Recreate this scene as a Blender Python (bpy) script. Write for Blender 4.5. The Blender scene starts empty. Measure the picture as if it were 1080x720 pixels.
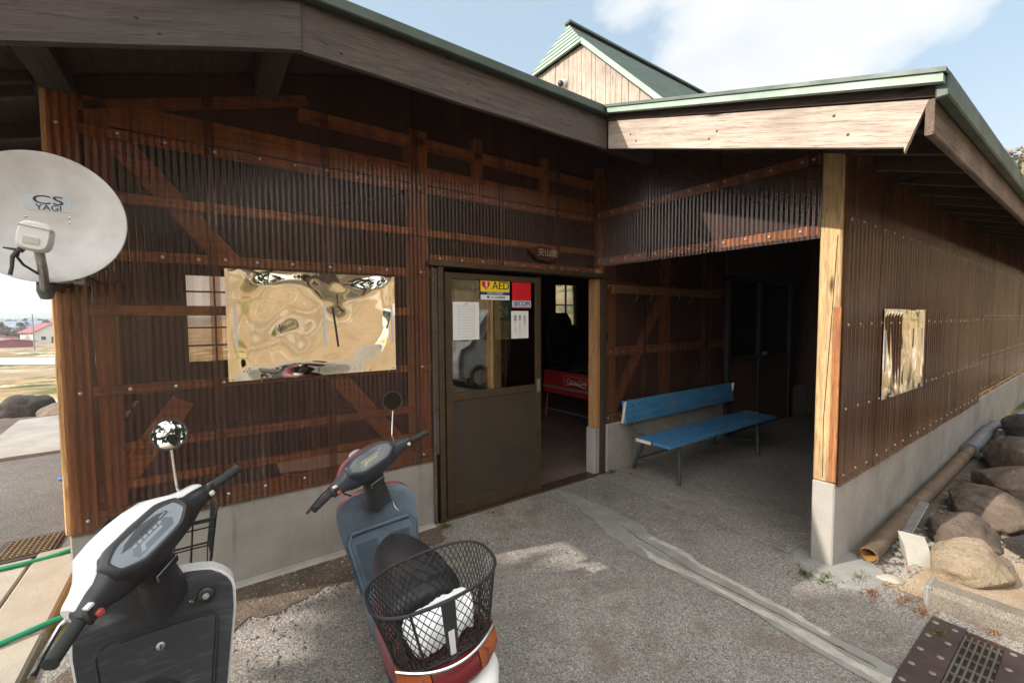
import bpy, math, random
from mathutils import Vector, Matrix, noise
random.seed(7)
PI = math.pi
sc = bpy.context.scene
COL = sc.collection

# ------------------------------------------------------------------ camera
F_PX, CW = 457.99, 1080.0
yaw, pitch, roll = math.radians(35.517), math.radians(-3.0286), math.radians(-0.339)
fw = Vector((math.sin(yaw)*math.cos(pitch), math.cos(yaw)*math.cos(pitch), math.sin(pitch)))
rt = Vector((math.cos(yaw), -math.sin(yaw), 0))
up = rt.cross(fw)
rt2 = rt*math.cos(roll)+up*math.sin(roll)
up2 = -rt*math.sin(roll)+up*math.cos(roll)
cam_d = bpy.data.cameras.new('camera')
cam = bpy.data.objects.new('camera', cam_d); COL.objects.link(cam)
M = Matrix(((rt2.x, up2.x, -fw.x, 0), (rt2.y, up2.y, -fw.y, -3.06), (rt2.z, up2.z, -fw.z, 1.6), (0, 0, 0, 1)))
cam.matrix_world = M
cam_d.sensor_width = 36; cam_d.lens = 36*F_PX/CW
cam_d.clip_start = 0.02; cam_d.clip_end = 6000
sc.camera = cam

# ------------------------------------------------------------------ node helpers
def lin(r, g, b):
    f = lambda c: ((c/255+.055)/1.055)**2.4 if c/255 > .04045 else c/255/12.92
    return (f(r), f(g), f(b), 1)
def newmat(name):
    m = bpy.data.materials.new(name); m.use_nodes = True
    nt = m.node_tree
    for n in list(nt.nodes): nt.nodes.remove(n)
    out = nt.nodes.new('ShaderNodeOutputMaterial')
    return m, nt, out
def N(nt, t, **kw):
    n = nt.nodes.new(t)
    for k, v in kw.items():
        if k.startswith('i_'):
            key = k[2:]
            key = int(key) if key.isdigit() else key.replace('_', ' ')
            n.inputs[key].default_value = v
        else: setattr(n, k, v)
    return n
def L(nt, a, b): nt.links.new(a, b)
def coords(nt, scale=(1, 1, 1), kind='Object', rot=(0, 0, 0)):
    tc = N(nt, 'ShaderNodeTexCoord'); mp = N(nt, 'ShaderNodeMapping')
    mp.inputs['Scale'].default_value = scale; mp.inputs['Rotation'].default_value = rot
    L(nt, tc.outputs[kind], mp.inputs['Vector'])
    return mp.outputs['Vector']
def ramp(nt, fac, stops, interp='LINEAR'):
    r = N(nt, 'ShaderNodeValToRGB'); r.color_ramp.interpolation = interp
    e = r.color_ramp.elements
    while len(e) > 1: e.remove(e[-1])
    e[0].position, e[0].color = stops[0][0], c4(stops[0][1])
    for p, c in stops[1:]:
        q = e.new(p); q.color = c4(c)
    L(nt, fac, r.inputs['Fac'])
    return r.outputs['Color']
def c4(c):
    if isinstance(c, (int, float)): return (c, c, c, 1)
    return tuple(c) if len(c) == 4 else tuple(c)+(1,)
def mix(nt, a, b, fac, mode='MIX'):
    m = N(nt, 'ShaderNodeMix', data_type='RGBA', blend_type=mode)
    for s, v in ((6, a), (7, b)):
        if hasattr(v, 'node'): L(nt, v, m.inputs[s])
        else: m.inputs[s].default_value = c4(v)
    if hasattr(fac, 'node'): L(nt, fac, m.inputs[0])
    else: m.inputs[0].default_value = fac
    return m.outputs[2]
def math_(nt, op, a, b=None):
    m = N(nt, 'ShaderNodeMath', operation=op)
    for i, v in enumerate((a, b)):
        if v is None: continue
        if hasattr(v, 'node'): L(nt, v, m.inputs[i])
        else: m.inputs[i].default_value = v
    return m.outputs[0]
def noise_(nt, vec, scale, detail=4, rough=.55, dist=0):
    n = N(nt, 'ShaderNodeTexNoise'); L(nt, vec, n.inputs['Vector'])
    n.inputs['Scale'].default_value = scale; n.inputs['Detail'].default_value = detail
    n.inputs['Roughness'].default_value = rough; n.inputs['Distortion'].default_value = dist
    return n.outputs['Fac']
def bsdf(nt, out, color, rough=.6, metal=0, spec=.5, bump=None, bstr=.3, bdist=.01, **kw):
    b = N(nt, 'ShaderNodeBsdfPrincipled')
    if hasattr(color, 'node'): L(nt, color, b.inputs['Base Color'])
    else: b.inputs['Base Color'].default_value = c4(color)
    if hasattr(rough, 'node'): L(nt, rough, b.inputs['Roughness'])
    else: b.inputs['Roughness'].default_value = rough
    b.inputs['Metallic'].default_value = metal
    b.inputs['Specular IOR Level'].default_value = spec
    for k, v in kw.items(): b.inputs[k.replace('_', ' ')].default_value = v
    if bump is not None:
        bp = N(nt, 'ShaderNodeBump'); bp.inputs['Strength'].default_value = bstr; bp.inputs['Distance'].default_value = bdist
        L(nt, bump, bp.inputs['Height']); L(nt, bp.outputs[0], b.inputs['Normal'])
    L(nt, b.outputs[0], out.inputs['Surface'])
    return b
def plain(name, c, c2=None, scale=6, rough=.5, metal=0, spec=.5, bstr=.1, bscale=40, **kw):
    """worn surface: two tones mixed by noise, small bump, varied gloss"""
    m, nt, out = newmat(name); v = coords(nt)
    n1 = noise_(nt, v, scale, 6, .6)
    f = ramp(nt, n1, [(.35, 0), (.68, 1)])
    col = mix(nt, c, c2 if c2 else tuple(x*.72 for x in c[:3]), f)
    n2 = noise_(nt, v, bscale, 3)
    r = ramp(nt, n1, [(.3, max(0, rough-.08)), (.7, min(1, rough+.12))])
    bsdf(nt, out, col, r, metal, spec, n2, bstr, .003, **kw)
    return m
def wood(name, c1, c2, axis='X', rough=.75, grain=1.0, knots=True, stain=None, bstr=.35, spec=.3, rot=None):
    m, nt, out = newmat(name)
    s = {'X': (1.2, 22, 22), 'Y': (22, 1.2, 22), 'Z': (22, 22, 1.2)}[axis]
    def cc(sv):
        if not rot: return coords(nt, sv)
        mp = N(nt, 'ShaderNodeMapping'); mp.inputs['Scale'].default_value = sv; L(nt, coords(nt, rot=rot), mp.inputs['Vector']); return mp.outputs['Vector']
    v = cc(s); vo = coords(nt)
    g = noise_(nt, v, 2.2*grain, 6, .62, .6)
    col = ramp(nt, g, [(.28, c2), (.5, c1), (.72, tuple(min(1, x*1.22) for x in c1[:3]))])
    fine = noise_(nt, v, 9*grain, 4, .7)
    col = mix(nt, col, tuple(x*.55 for x in c2[:3]), ramp(nt, fine, [(.5, 0), (.7, .8)]))
    if knots:
        sk = {'X': (2.0, 9, 9), 'Y': (9, 2.0, 9), 'Z': (9, 9, 2.0)}[axis]
        vk = cc(sk)
        vr = N(nt, 'ShaderNodeTexVoronoi'); vr.inputs['Scale'].default_value = .8; L(nt, vk, vr.inputs['Vector'])
        kf = ramp(nt, vr.outputs['Distance'], [(.05, 1), (.09, .5), (.13, 0)])
        col = mix(nt, col, tuple(x*.25 for x in c2[:3]), kf)
    if stain:
        big = noise_(nt, vo, 2.3, 5, .6)
        col = mix(nt, col, stain, ramp(nt, big, [(.48, 0), (.7, .75)]))
    oi = N(nt, 'ShaderNodeObjectInfo')
    hs = N(nt, 'ShaderNodeHueSaturation'); L(nt, col, hs.inputs['Color'])
    L(nt, math_(nt, 'ADD', math_(nt, 'MULTIPLY', oi.outputs['Random'], .35), .82), hs.inputs['Value'])
    bsdf(nt, out, hs.outputs[0], rough, 0, spec, fine, bstr, .004)
    return m

# ------------------------------------------------------------------ mesh helpers
class MB:
    def __init__(s): s.v = []; s.f = []
    def add(s, vs, fs):
        o = len(s.v); s.v += [tuple(p) for p in vs]; s.f += [tuple(i+o for i in f) for f in fs]; return s
    def box(s, a, b, bev=0.0):
        x0, x1 = sorted((a[0], b[0])); y0, y1 = sorted((a[1], b[1])); z0, z1 = sorted((a[2], b[2]))
        e = min(bev, (x1-x0)*.4, (y1-y0)*.4, (z1-z0)*.4)
        if e <= 0:
            vs = [(x, y, z) for z in (z0, z1) for y in (y0, y1) for x in (x0, x1)]
            return s.add(vs, [(0, 2, 3, 1), (4, 5, 7, 6), (0, 1, 5, 4), (2, 6, 7, 3), (0, 4, 6, 2), (1, 3, 7, 5)])
        vs = []
        idx = {}
        for i, x in enumerate((x0, x1)):
            for j, y in enumerate((y0, y1)):
                for k, z in enumerate((z0, z1)):
                    dx, dy, dz = (e if i == 0 else -e), (e if j == 0 else -e), (e if k == 0 else -e)
                    for ax, p in enumerate(((x, y+dy, z+dz), (x+dx, y, z+dz), (x+dx, y+dy, z))):
                        idx[(i, j, k, ax)] = len(vs); vs.append(p)
        fs = []
        I = idx
        for i in (0, 1):
            q = [I[(i, 0, 0, 0)], I[(i, 0, 1, 0)], I[(i, 1, 1, 0)], I[(i, 1, 0, 0)]]; fs.append(q if i == 0 else q[::-1])
            q = [I[(0, i, 0, 1)], I[(1, i, 0, 1)], I[(1, i, 1, 1)], I[(0, i, 1, 1)]]; fs.append(q if i == 0 else q[::-1])
            q = [I[(0, 0, i, 2)], I[(0, 1, i, 2)], I[(1, 1, i, 2)], I[(1, 0, i, 2)]]; fs.append(q if i == 0 else q[::-1])
        for a in (0, 1):
            for b in (0, 1):
                fs.append([I[(a, b, 0, 0)], I[(a, b, 1, 0)], I[(a, b, 1, 1)], I[(a, b, 0, 1)]])
                fs.append([I[(a, 0, b, 0)], I[(a, 1, b, 0)], I[(a, 1, b, 2)], I[(a, 0, b, 2)]])
                fs.append([I[(0, a, b, 1)], I[(1, a, b, 1)], I[(1, a, b, 2)], I[(0, a, b, 2)]])
                for k in (0, 1): fs.append([I[(a, b, k, 0)], I[(a, b, k, 1)], I[(a, b, k, 2)]])
        return s.add(vs, fs)
    def beam(s, p, q, w, h, upv=(0, 0, 1), bev=0.004):
        """rectangular bar from p to q, w wide, h along up"""
        p, q = Vector(p), Vector(q); d = (q-p); ln = d.length; d.normalize()
        u = Vector(upv); u = (u-d*u.dot(d)).normalized(); r = d.cross(u)
        t = MB().box((-w/2, 0, -h/2), (w/2, ln, h/2), bev)
        return s.add([p+r*x+d*y+u*z for x, y, z in t.v], t.f)
    def tube(s, pts, r, n=8, cap=True):
        pts = [Vector(p) for p in pts]; rs = r if isinstance(r, (list, tuple)) else [r]*len(pts)
        m = len(pts); base = len(s.v); prev = None
        for i, p in enumerate(pts):
            d = (pts[min(i+1, m-1)]-pts[max(i-1, 0)]).normalized()
            if prev is None:
                a = Vector((0, 0, 1)) if abs(d.z) < .9 else Vector((1, 0, 0)); u = (a-d*a.dot(d)).normalized()
            else: u = (prev-d*prev.dot(d)).normalized()
            prev = u; w = d.cross(u)
            for k in range(n):
                t = 2*PI*k/n; s.v.append(tuple(p+u*(math.cos(t)*rs[i])+w*(math.sin(t)*rs[i])))
        for i in range(m-1):
            for k in range(n):
                a = base+i*n+k; b = base+i*n+(k+1) % n; s.f.append((a, b, b+n, a+n))
        if cap:
            s.f.append(tuple(base+k for k in range(n))[::-1]); s.f.append(tuple(base+(m-1)*n+k for k in range(n)))
        return s
    def loft(s, rings, cap=True, closed=True):
        n = len(rings[0]); base = len(s.v)
        for r in rings: s.v += [tuple(p) for p in r]
        for i in range(len(rings)-1):
            for k in range(n if closed else n-1):
                a = base+i*n+k; b = base+i*n+(k+1) % n; s.f.append((a, b, b+n, a+n))
        if cap:
            s.f.append(tuple(base+k for k in range(n))[::-1]); s.f.append(tuple(base+(len(rings)-1)*n+k for k in range(n)))
        return s
    def lathe(s, prof, origin=(0, 0, 0), axis=(0, 0, 1), n=24, cap=True):
        a = Vector(axis).normalized(); t = Vector((0, 0, 1)) if abs(a.z) < .9 else Vector((1, 0, 0))
        u = (t-a*t.dot(a)).normalized(); w = a.cross(u); o = Vector(origin)
        rings = [[o+a*h+(u*math.cos(2*PI*k/n)+w*math.sin(2*PI*k/n))*max(r, 1e-5) for k in range(n)] for r, h in prof]
        return s.loft(rings, cap)
    def prism(s, poly, e):
        """polygon (3D points) extruded by vector e"""
        e = Vector(e); n = len(poly); b = len(s.v)
        s.v += [tuple(Vector(p)) for p in poly]+[tuple(Vector(p)+e) for p in poly]
        s.f.append(tuple(range(b, b+n))[::-1]); s.f.append(tuple(range(b+n, b+2*n)))
        for k in range(n):
            j = (k+1) % n; s.f.append((b+k, b+j, b+n+j, b+n+k))
        return s
    def grid(s, fn, nu, nv):
        b = len(s.v)
        for j in range(nv+1):
            for i in range(nu+1): s.v.append(tuple(fn(i/nu, j/nv)))
        for j in range(nv):
            for i in range(nu):
                a = b+j*(nu+1)+i; s.f.append((a, a+1, a+nu+2, a+nu+1))
        return s
    def slab(s, fn, off, nu, nv):
        """grid surface fn with thickness: second surface fn+off(u,v)"""
        b = len(s.v); n = (nu+1)*(nv+1)
        s.grid(fn, nu, nv)
        f0 = len(s.f)
        s.f[f0-nu*nv:] = [f[::-1] for f in s.f[f0-nu*nv:]]
        s.grid(lambda u, v: Vector(fn(u, v))+Vector(off(u, v)), nu, nv)
        ed = [i for i in range(nu+1)]+[j*(nu+1)+nu for j in range(1, nv+1)]+[nv*(nu+1)+i for i in range(nu-1, -1, -1)]+[j*(nu+1) for j in range(nv-1, 0, -1)]
        for k in range(len(ed)):
            a, c = ed[k]+b, ed[(k+1) % len(ed)]+b
            s.f.append((a, c, c+n, a+n))
        return s
    def xf(s, fn): s.v = [tuple(fn(Vector(p))) for p in s.v]; return s
    def merge(s, o): return s.add(o.v, o.f)

def link(name, mb, m, parent=None, smooth=False, loc=None, fix=True, angle=35):
    """ONE mesh object; a top-level mesh gets its origin at its base"""
    off = Vector((0, 0, 0))
    if parent is None:
        if loc is not None: off = Vector(loc)
        else:
            xs = [p[0] for p in mb.v]; ys = [p[1] for p in mb.v]; zs = [p[2] for p in mb.v]
            off = Vector(((min(xs)+max(xs))/2, (min(ys)+max(ys))/2, min(zs)))
    me = bpy.data.meshes.new(name)
    me.from_pydata([tuple(Vector(p)-off) for p in mb.v], [], mb.f)
    if fix:
        import bmesh
        bm = bmesh.new(); bm.from_mesh(me); bmesh.ops.recalc_face_normals(bm, faces=bm.faces); bm.to_mesh(me); bm.free()
    if smooth:
        for p in me.polygons: p.use_smooth = True
        me.set_sharp_from_angle(angle=math.radians(angle))
    me.materials.append(m)
    o = bpy.data.objects.new(name, me); COL.objects.link(o)
    if parent is not None: o.parent = parent
    else: o.location = off
    return o
def tag(o, label=None, cat=None, group=None, kind=None):
    if label: o['label'] = label
    if cat: o['category'] = cat
    if group: o['group'] = group
    if kind: o['kind'] = kind
    return o
def empty(name, loc, label, cat, group=None, rot=(0, 0, 0), s=1):
    o = bpy.data.objects.new(name, None); COL.objects.link(o)
    o.location = loc; o.rotation_euler = rot; o.scale = (s, s, s); o.empty_display_size = .1
    return tag(o, label, cat, group)
def text_mb(txt, size, fn, depth=.0006, shear=0, spacing=1.0, align='CENTER'):
    """lettering as mesh; fn maps (x,y,z) of the text plane to the place"""
    cu = bpy.data.curves.new('lettering', 'FONT'); cu.body = txt; cu.size = size; cu.extrude = depth; cu.shear = shear
    cu.align_x = align; cu.align_y = 'CENTER'; cu.space_character = spacing; cu.resolution_u = 3
    o = bpy.data.objects.new('lettering', cu); COL.objects.link(o)
    dg = bpy.context.evaluated_depsgraph_get(); dg.update()
    me = bpy.data.meshes.new_from_object(o.evaluated_get(dg))
    mb = MB().add([v.co.copy() for v in me.vertices], [tuple(p.vertices) for p in me.polygons])
    bpy.data.objects.remove(o); bpy.data.curves.remove(cu); bpy.data.meshes.remove(me)
    return mb.xf(fn)
def superring(cx, cz, w, h, y, n=20, e=2.6):
    r = []
    for k in range(n):
        t = 2*PI*k/n; c, s_ = math.cos(t), math.sin(t)
        r.append((cx+w*math.copysign(abs(c)**(2/e), c), y, cz+h*math.copysign(abs(s_)**(2/e), s_)))
    return r
def rock_mb(c, r, seed, rough=.22, sub=3, flat=0, rotz=0):
    import bmesh
    bm = bmesh.new(); bmesh.ops.create_icosphere(bm, subdivisions=sub, radius=1)
    mb = MB(); o = Vector((seed*7.3, seed*3.1, seed*1.7)); cz, sz = math.cos(rotz), math.sin(rotz)
    for v in bm.verts:
        p = v.co.normalized()
        k = 1+rough*(noise.noise(p*1.1+o)*1.3+.5*noise.noise(p*2.5+o)+.22*noise.noise(p*5+o)+.12*noise.noise(p*11+o)+.06*noise.noise(p*23+o))
        # facet: clip against a few planes
        for j in range(5):
            nv = Vector((math.sin(seed+j*2.1), math.cos(seed*1.7+j*1.3), .6*math.sin(seed*.7+j))).normalized()
            d = p.dot(nv)*k
            if d > .8: k *= .8/d*.8+.2
        x, y, z = p.x*k*r[0], p.y*k*r[1], p.z*k*r[2]
        mb.v.append((c[0]+x*cz-y*sz, c[1]+x*sz+y*cz, c[2]+z))
    bm.verts.ensure_lookup_table(); mb.f = [tuple(v.index for v in f.verts) for f in bm.faces]; bm.free()
    return mb

# ------------------------------------------------------------------ materials
def poly_sheet(name, tr, df, wd, rough=.14):
    """smoke-brown translucent corrugated plastic: tinted see-through, dull body, gloss"""
    m, nt, out = newmat(name)
    vo = coords(nt); st = noise_(nt, coords(nt, (9, 9, .5)), 1.6, 5, .6); bl = noise_(nt, vo, 1.7, 4)
    t = N(nt, 'ShaderNodeBsdfTransparent'); L(nt, mix(nt, tr, tuple(x*.72 for x in tr), ramp(nt, st, [(.35, 0), (.7, 1)])), t.inputs[0])
    d = N(nt, 'ShaderNodeBsdfDiffuse'); dc0 = mix(nt, df, tuple(x*.6 for x in df), ramp(nt, bl, [(.4, 0), (.65, 1)]))
    sx_ = N(nt, 'ShaderNodeSeparateXYZ'); L(nt, vo, sx_.inputs[0])
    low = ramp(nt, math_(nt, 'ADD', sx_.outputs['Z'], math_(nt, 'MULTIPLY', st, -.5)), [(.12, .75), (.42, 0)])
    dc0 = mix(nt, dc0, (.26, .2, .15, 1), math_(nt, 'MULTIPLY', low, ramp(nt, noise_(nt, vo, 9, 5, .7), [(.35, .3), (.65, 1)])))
    dc0 = mix(nt, dc0, (.24, .16, .11, 1), ramp(nt, noise_(nt, coords(nt, (5, 5, .35)), 2.3, 6, .65), [(.57, 0), (.7, .7)]))
    L(nt, dc0, d.inputs[0])
    m1 = N(nt, 'ShaderNodeMixShader'); L(nt, ramp(nt, st, [(.3, wd*.7), (.75, min(1, wd*1.3))]), m1.inputs[0]); L(nt, t.outputs[0], m1.inputs[1]); L(nt, d.outputs[0], m1.inputs[2])
    g = N(nt, 'ShaderNodeBsdfGlossy'); L(nt, ramp(nt, bl, [(.3, rough*.7), (.7, rough*1.5)]), g.inputs['Roughness']); g.inputs[0].default_value = (1, .97, .95, 1)
    fr = N(nt, 'ShaderNodeFresnel'); fr.inputs[0].default_value = 1.5
    m2 = N(nt, 'ShaderNodeMixShader'); L(nt, fr.outputs[0], m2.inputs[0]); L(nt, m1.outputs[0], m2.inputs[1]); L(nt, g.outputs[0], m2.inputs[2])
    L(nt, m2.outputs[0], out.inputs['Surface'])
    return m
M_SHEET = poly_sheet('smoke brown corrugated plastic', (.97, .72, .55), (.125, .062, .05), .33, .2)
M_SHEET2 = poly_sheet('weathered brown corrugated plastic', (.5, .27, .15), (.16, .078, .046), .5, .12)
def glass_mat(name, tint=(.85, .86, .83), ior=1.75, rough=.0):
    m, nt, out = newmat(name)
    t = N(nt, 'ShaderNodeBsdfTransparent'); t.inputs[0].default_value = c4(tint)
    g = N(nt, 'ShaderNodeBsdfGlossy'); g.inputs['Roughness'].default_value = rough
    fr = N(nt, 'ShaderNodeFresnel'); fr.inputs[0].default_value = ior
    mx = N(nt, 'ShaderNodeMixShader'); L(nt, fr.outputs[0], mx.inputs[0]); L(nt, t.outputs[0], mx.inputs[1]); L(nt, g.outputs[0], mx.inputs[2])
    L(nt, mx.outputs[0], out.inputs['Surface']); return m
M_GLASS = glass_mat('door glass')
M_CLEAR = glass_mat('clear plastic', (.9, .92, .93), 1.45, .02)
M_FRAMEWOOD = wood('amber framing timber', (.60, .34, .15), (.38, .195, .08), 'X')
M_FRAMEWOODZ = wood('amber post timber', (.58, .33, .15), (.36, .185, .075), 'Z')
M_DARKWOOD = wood('dark stained timber', (.10, .072, .055), (.045, .032, .025), 'X', stain=(.12, .1, .085, 1))
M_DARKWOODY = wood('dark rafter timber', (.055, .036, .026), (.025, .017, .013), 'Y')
M_PALEWOOD = wood('pale weathered barge timber', (.45, .37, .31), (.26, .205, .165), 'Y', stain=(.28, .225, .185, 1), grain=.9, bstr=.8, rot=(-math.atan(.31), 0, 0))
M_POSTWOOD = wood('sun bleached post timber', (.56, .38, .19), (.28, .165, .08), 'Z', stain=(.27, .17, .10, 1), grain=.9, bstr=.9)
M_PLANK = wood('silvered plank', (.37, .30, .245), (.20, .155, .125), 'Z', stain=(.2, .16, .135, 1))
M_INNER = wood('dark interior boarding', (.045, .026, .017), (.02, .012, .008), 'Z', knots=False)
M_DOORFRAME = plain('bronze door frame', (.085, .058, .032, 1), (.06, .04, .024, 1), 8, .42, .35, .4)
M_DOORPANEL = plain('brown kick panel', (.045, .033, .023, 1), (.035, .025, .018, 1), 3, .5)
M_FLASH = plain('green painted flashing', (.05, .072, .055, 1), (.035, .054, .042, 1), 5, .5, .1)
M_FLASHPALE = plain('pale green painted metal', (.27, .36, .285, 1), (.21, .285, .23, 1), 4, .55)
M_STEEL = plain('galvanised steel', (.45, .45, .45, 1), (.3, .29, .28, 1), 20, .4, .8)
M_RUST = plain('rusted steel', (.075, .05, .045, 1), (.05, .032, .03, 1), 9, .62, .35)
M_CHROME = plain('chrome', (.75, .75, .75, 1), (.6, .6, .6, 1), 20, .15, 1)
M_MIRROR, _nt, _o = newmat('mirror glass'); bsdf(_nt, _o, (.9, .9, .9), .01, 1)
M_BLACKPL = plain('black plastic', (.022, .022, .024, 1), (.04, .04, .042, 1), 5, .42)
M_BLACKWIRE = plain('black coated wire', (.012, .012, .012, 1), (.02, .02, .02, 1), 20, .45)
M_RUBBER = plain('rubber', (.02, .02, .02, 1), (.035, .035, .034, 1), 12, .75)
M_WHITEPAINT = plain('white scooter paint', (.78, .78, .76, 1), (.74, .74, .72, 1), 3, .22, 0, .5)
M_REDPAINT = plain('faded wine red paint', (.16, .025, .04, 1), (.2, .07, .08, 1), 7, .35)
M_BLUEGREY = plain('faded blue grey plastic', (.10, .135, .17, 1), (.05, .068, .09, 1), 4.5, .55)
M_NAVY = plain('navy plastic', (.026, .03, .042, 1), (.04, .045, .06, 1), 6, .4)
M_SHIELD = plain('scuffed black shield plastic', (.035, .037, .042, 1), (.075, .077, .083, 1), 3.5, .42)
M_SHIELD, _nt, _o = newmat('scuffed black shield plastic')
_v = coords(_nt, (2, 6, 14), rot=(0, .5, 0)); _s = noise_(_nt, _v, 2.2, 7, .72, 1.2); _b = noise_(_nt, coords(_nt), 2.6, 4)
_c = mix(_nt, (.028, .03, .035, 1), (.17, .175, .185, 1), math_(_nt, 'MULTIPLY', ramp(_nt, _s, [(.52, 0), (.72, .9)]), ramp(_nt, _b, [(.4, .2), (.62, 1)])))
bsdf(_nt, _o, _c, ramp(_nt, _b, [(.3, .34), (.7, .55)]), 0, .5, _s, .06, .002)
M_SEAT = plain('black vinyl', (.022, .021, .023, 1), (.03, .027, .028, 1), 4, .38, 0, .4, .25, 160)
M_WHITE = plain('white plastic', (.76, .76, .75, 1), (.68, .68, .67, 1), 4, .4)
M_DISH = plain('off white dish paint', (.68, .67, .67, 1), (.55, .535, .515, 1), 9, .5)
M_AMBER = plain('amber lens', (.36, .09, .018, 1), (.26, .06, .014, 1), 20, .2)
M_REDLENS = plain('red lens', (.15, .012, .018, 1), (.11, .01, .014, 1), 20, .18)
M_RED = plain('red sign paint', (.62, .01, .02, 1), (.58, .012, .02, 1), 3, .4)
M_YELLOW = plain('yellow sign paint', (.85, .62, .02, 1), (.8, .58, .02, 1), 3, .4)
M_BLUEINK = plain('blue ink', (.02, .03, .16, 1), (.02, .03, .14, 1), 3, .5)
M_BLACKINK = plain('black ink', (.015, .015, .015, 1), (.02, .02, .02, 1), 3, .5)
M_GREYINK = plain('grey ink', (.2, .2, .24, 1), (.25, .25, .28, 1), 3, .5)
M_PAPER = plain('white paper', (.74, .74, .72, 1), (.7, .7, .68, 1), 2, .8)
M_BENCHBLUE, _nt, _o = newmat('worn blue paint')
_v = coords(_nt); _g = noise_(_nt, coords(_nt, (1.2, 14, 14)), 2.6, 6, .7); _b = noise_(_nt, _v, 3.5, 5, .65); _c = noise_(_nt, _v, 26, 5, .75)
_k = mix(_nt, (.075, .25, .45, 1), (.045, .17, .33, 1), ramp(_nt, _g, [(.4, 0), (.62, 1)]))
_k = mix(_nt, _k, (.12, .28, .42, 1), ramp(_nt, _b, [(.5, 0), (.66, .6)]))
_k = mix(_nt, _k, (.20, .19, .17, 1), ramp(_nt, math_(_nt, 'MULTIPLY', _c, math_(_nt, 'ADD', _b, .35)), [(.50, 0), (.56, .85)]))
bsdf(_nt, _o, _k, ramp(_nt, _b, [(.3, .42), (.7, .62)]), 0, .4, _g, .35, .004)
M_CREAM = plain('cream painted end grain', (.72, .69, .55, 1), (.6, .56, .44, 1), 12, .6)
M_TEALSTEEL = plain('chipped teal tube', (.045, .085, .09, 1), (.075, .05, .038, 1), 11, .55, .2)
M_HOSE = plain('green rubber hose', (.01, .30, .14, 1), (.012, .24, .12, 1), 9, .4)
M_CLAY = plain('brown stained pipe', (.15, .098, .058, 1), (.08, .056, .037, 1), 7, .6, 0, .4, .3, 30)
M_OCHRE = plain('ochre pipe inside', (.42, .22, .06, 1), (.3, .15, .05, 1), 9, .7)
M_GREYPVC = plain('grey pipe', (.14, .15, .16, 1), (.1, .11, .12, 1), 6, .45)
M_REDTABLE = plain('red table enamel', (.38, .012, .015, 1), (.3, .012, .015, 1), 4, .35)
M_BLACKTOP = plain('black table top', (.012, .012, .012, 1), (.02, .02, .02, 1), 4, .25)
M_CLOTH = plain('white cloth', (.78, .78, .78, 1), (.7, .7, .7, 1), 6, .85)
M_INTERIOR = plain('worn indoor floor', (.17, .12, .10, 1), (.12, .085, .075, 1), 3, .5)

def concrete(name, c1, c2, streak=.5, sc_=1.0, agg=False):
    m, nt, out = newmat(name); v = coords(nt)
    n1 = noise_(nt, v, 2.2*sc_, 7, .62); n2 = noise_(nt, v, 60, 4, .7)
    col = mix(nt, c1, c2, ramp(nt, n1, [(.36, 0), (.66, 1)]))
    vs = coords(nt, (14, 14, .9)); s1 = noise_(nt, vs, 1.0, 5, .6)
    col = mix(nt, col, tuple(x*.42 for x in c2[:3]), ramp(nt, s1, [(.60, 0), (.74, streak)]))
    col = mix(nt, col, tuple(x*.5 for x in c1[:3]), ramp(nt, n2, [(.62, 0), (.74, .7)]))
    vr = N(nt, 'ShaderNodeTexVoronoi'); vr.inputs['Scale'].default_value = 55; L(nt, v, vr.inputs['Vector'])
    pit = ramp(nt, vr.outputs['Distance'], [(.0, 0), (.12, 1)])
    col = mix(nt, tuple(x*.35 for x in c1[:3]), col, pit)
    h = math_(nt, 'ADD', n2, math_(nt, 'MULTIPLY', n1, .6))
    bsdf(nt, out, col, .85, 0, .25, h, .45, .006)
    return m
M_CONC = concrete('weathered concrete', (.33, .31, .28, 1), (.235, .215, .19, 1), .4)
M_CONCPALE = concrete('pale concrete', (.38, .355, .305, 1), (.27, .25, .215, 1), .15)
M_PATCH = concrete('repair mortar', (.27, .26, .24, 1), (.2, .19, .175, 1), .0, 2.6)

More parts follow.
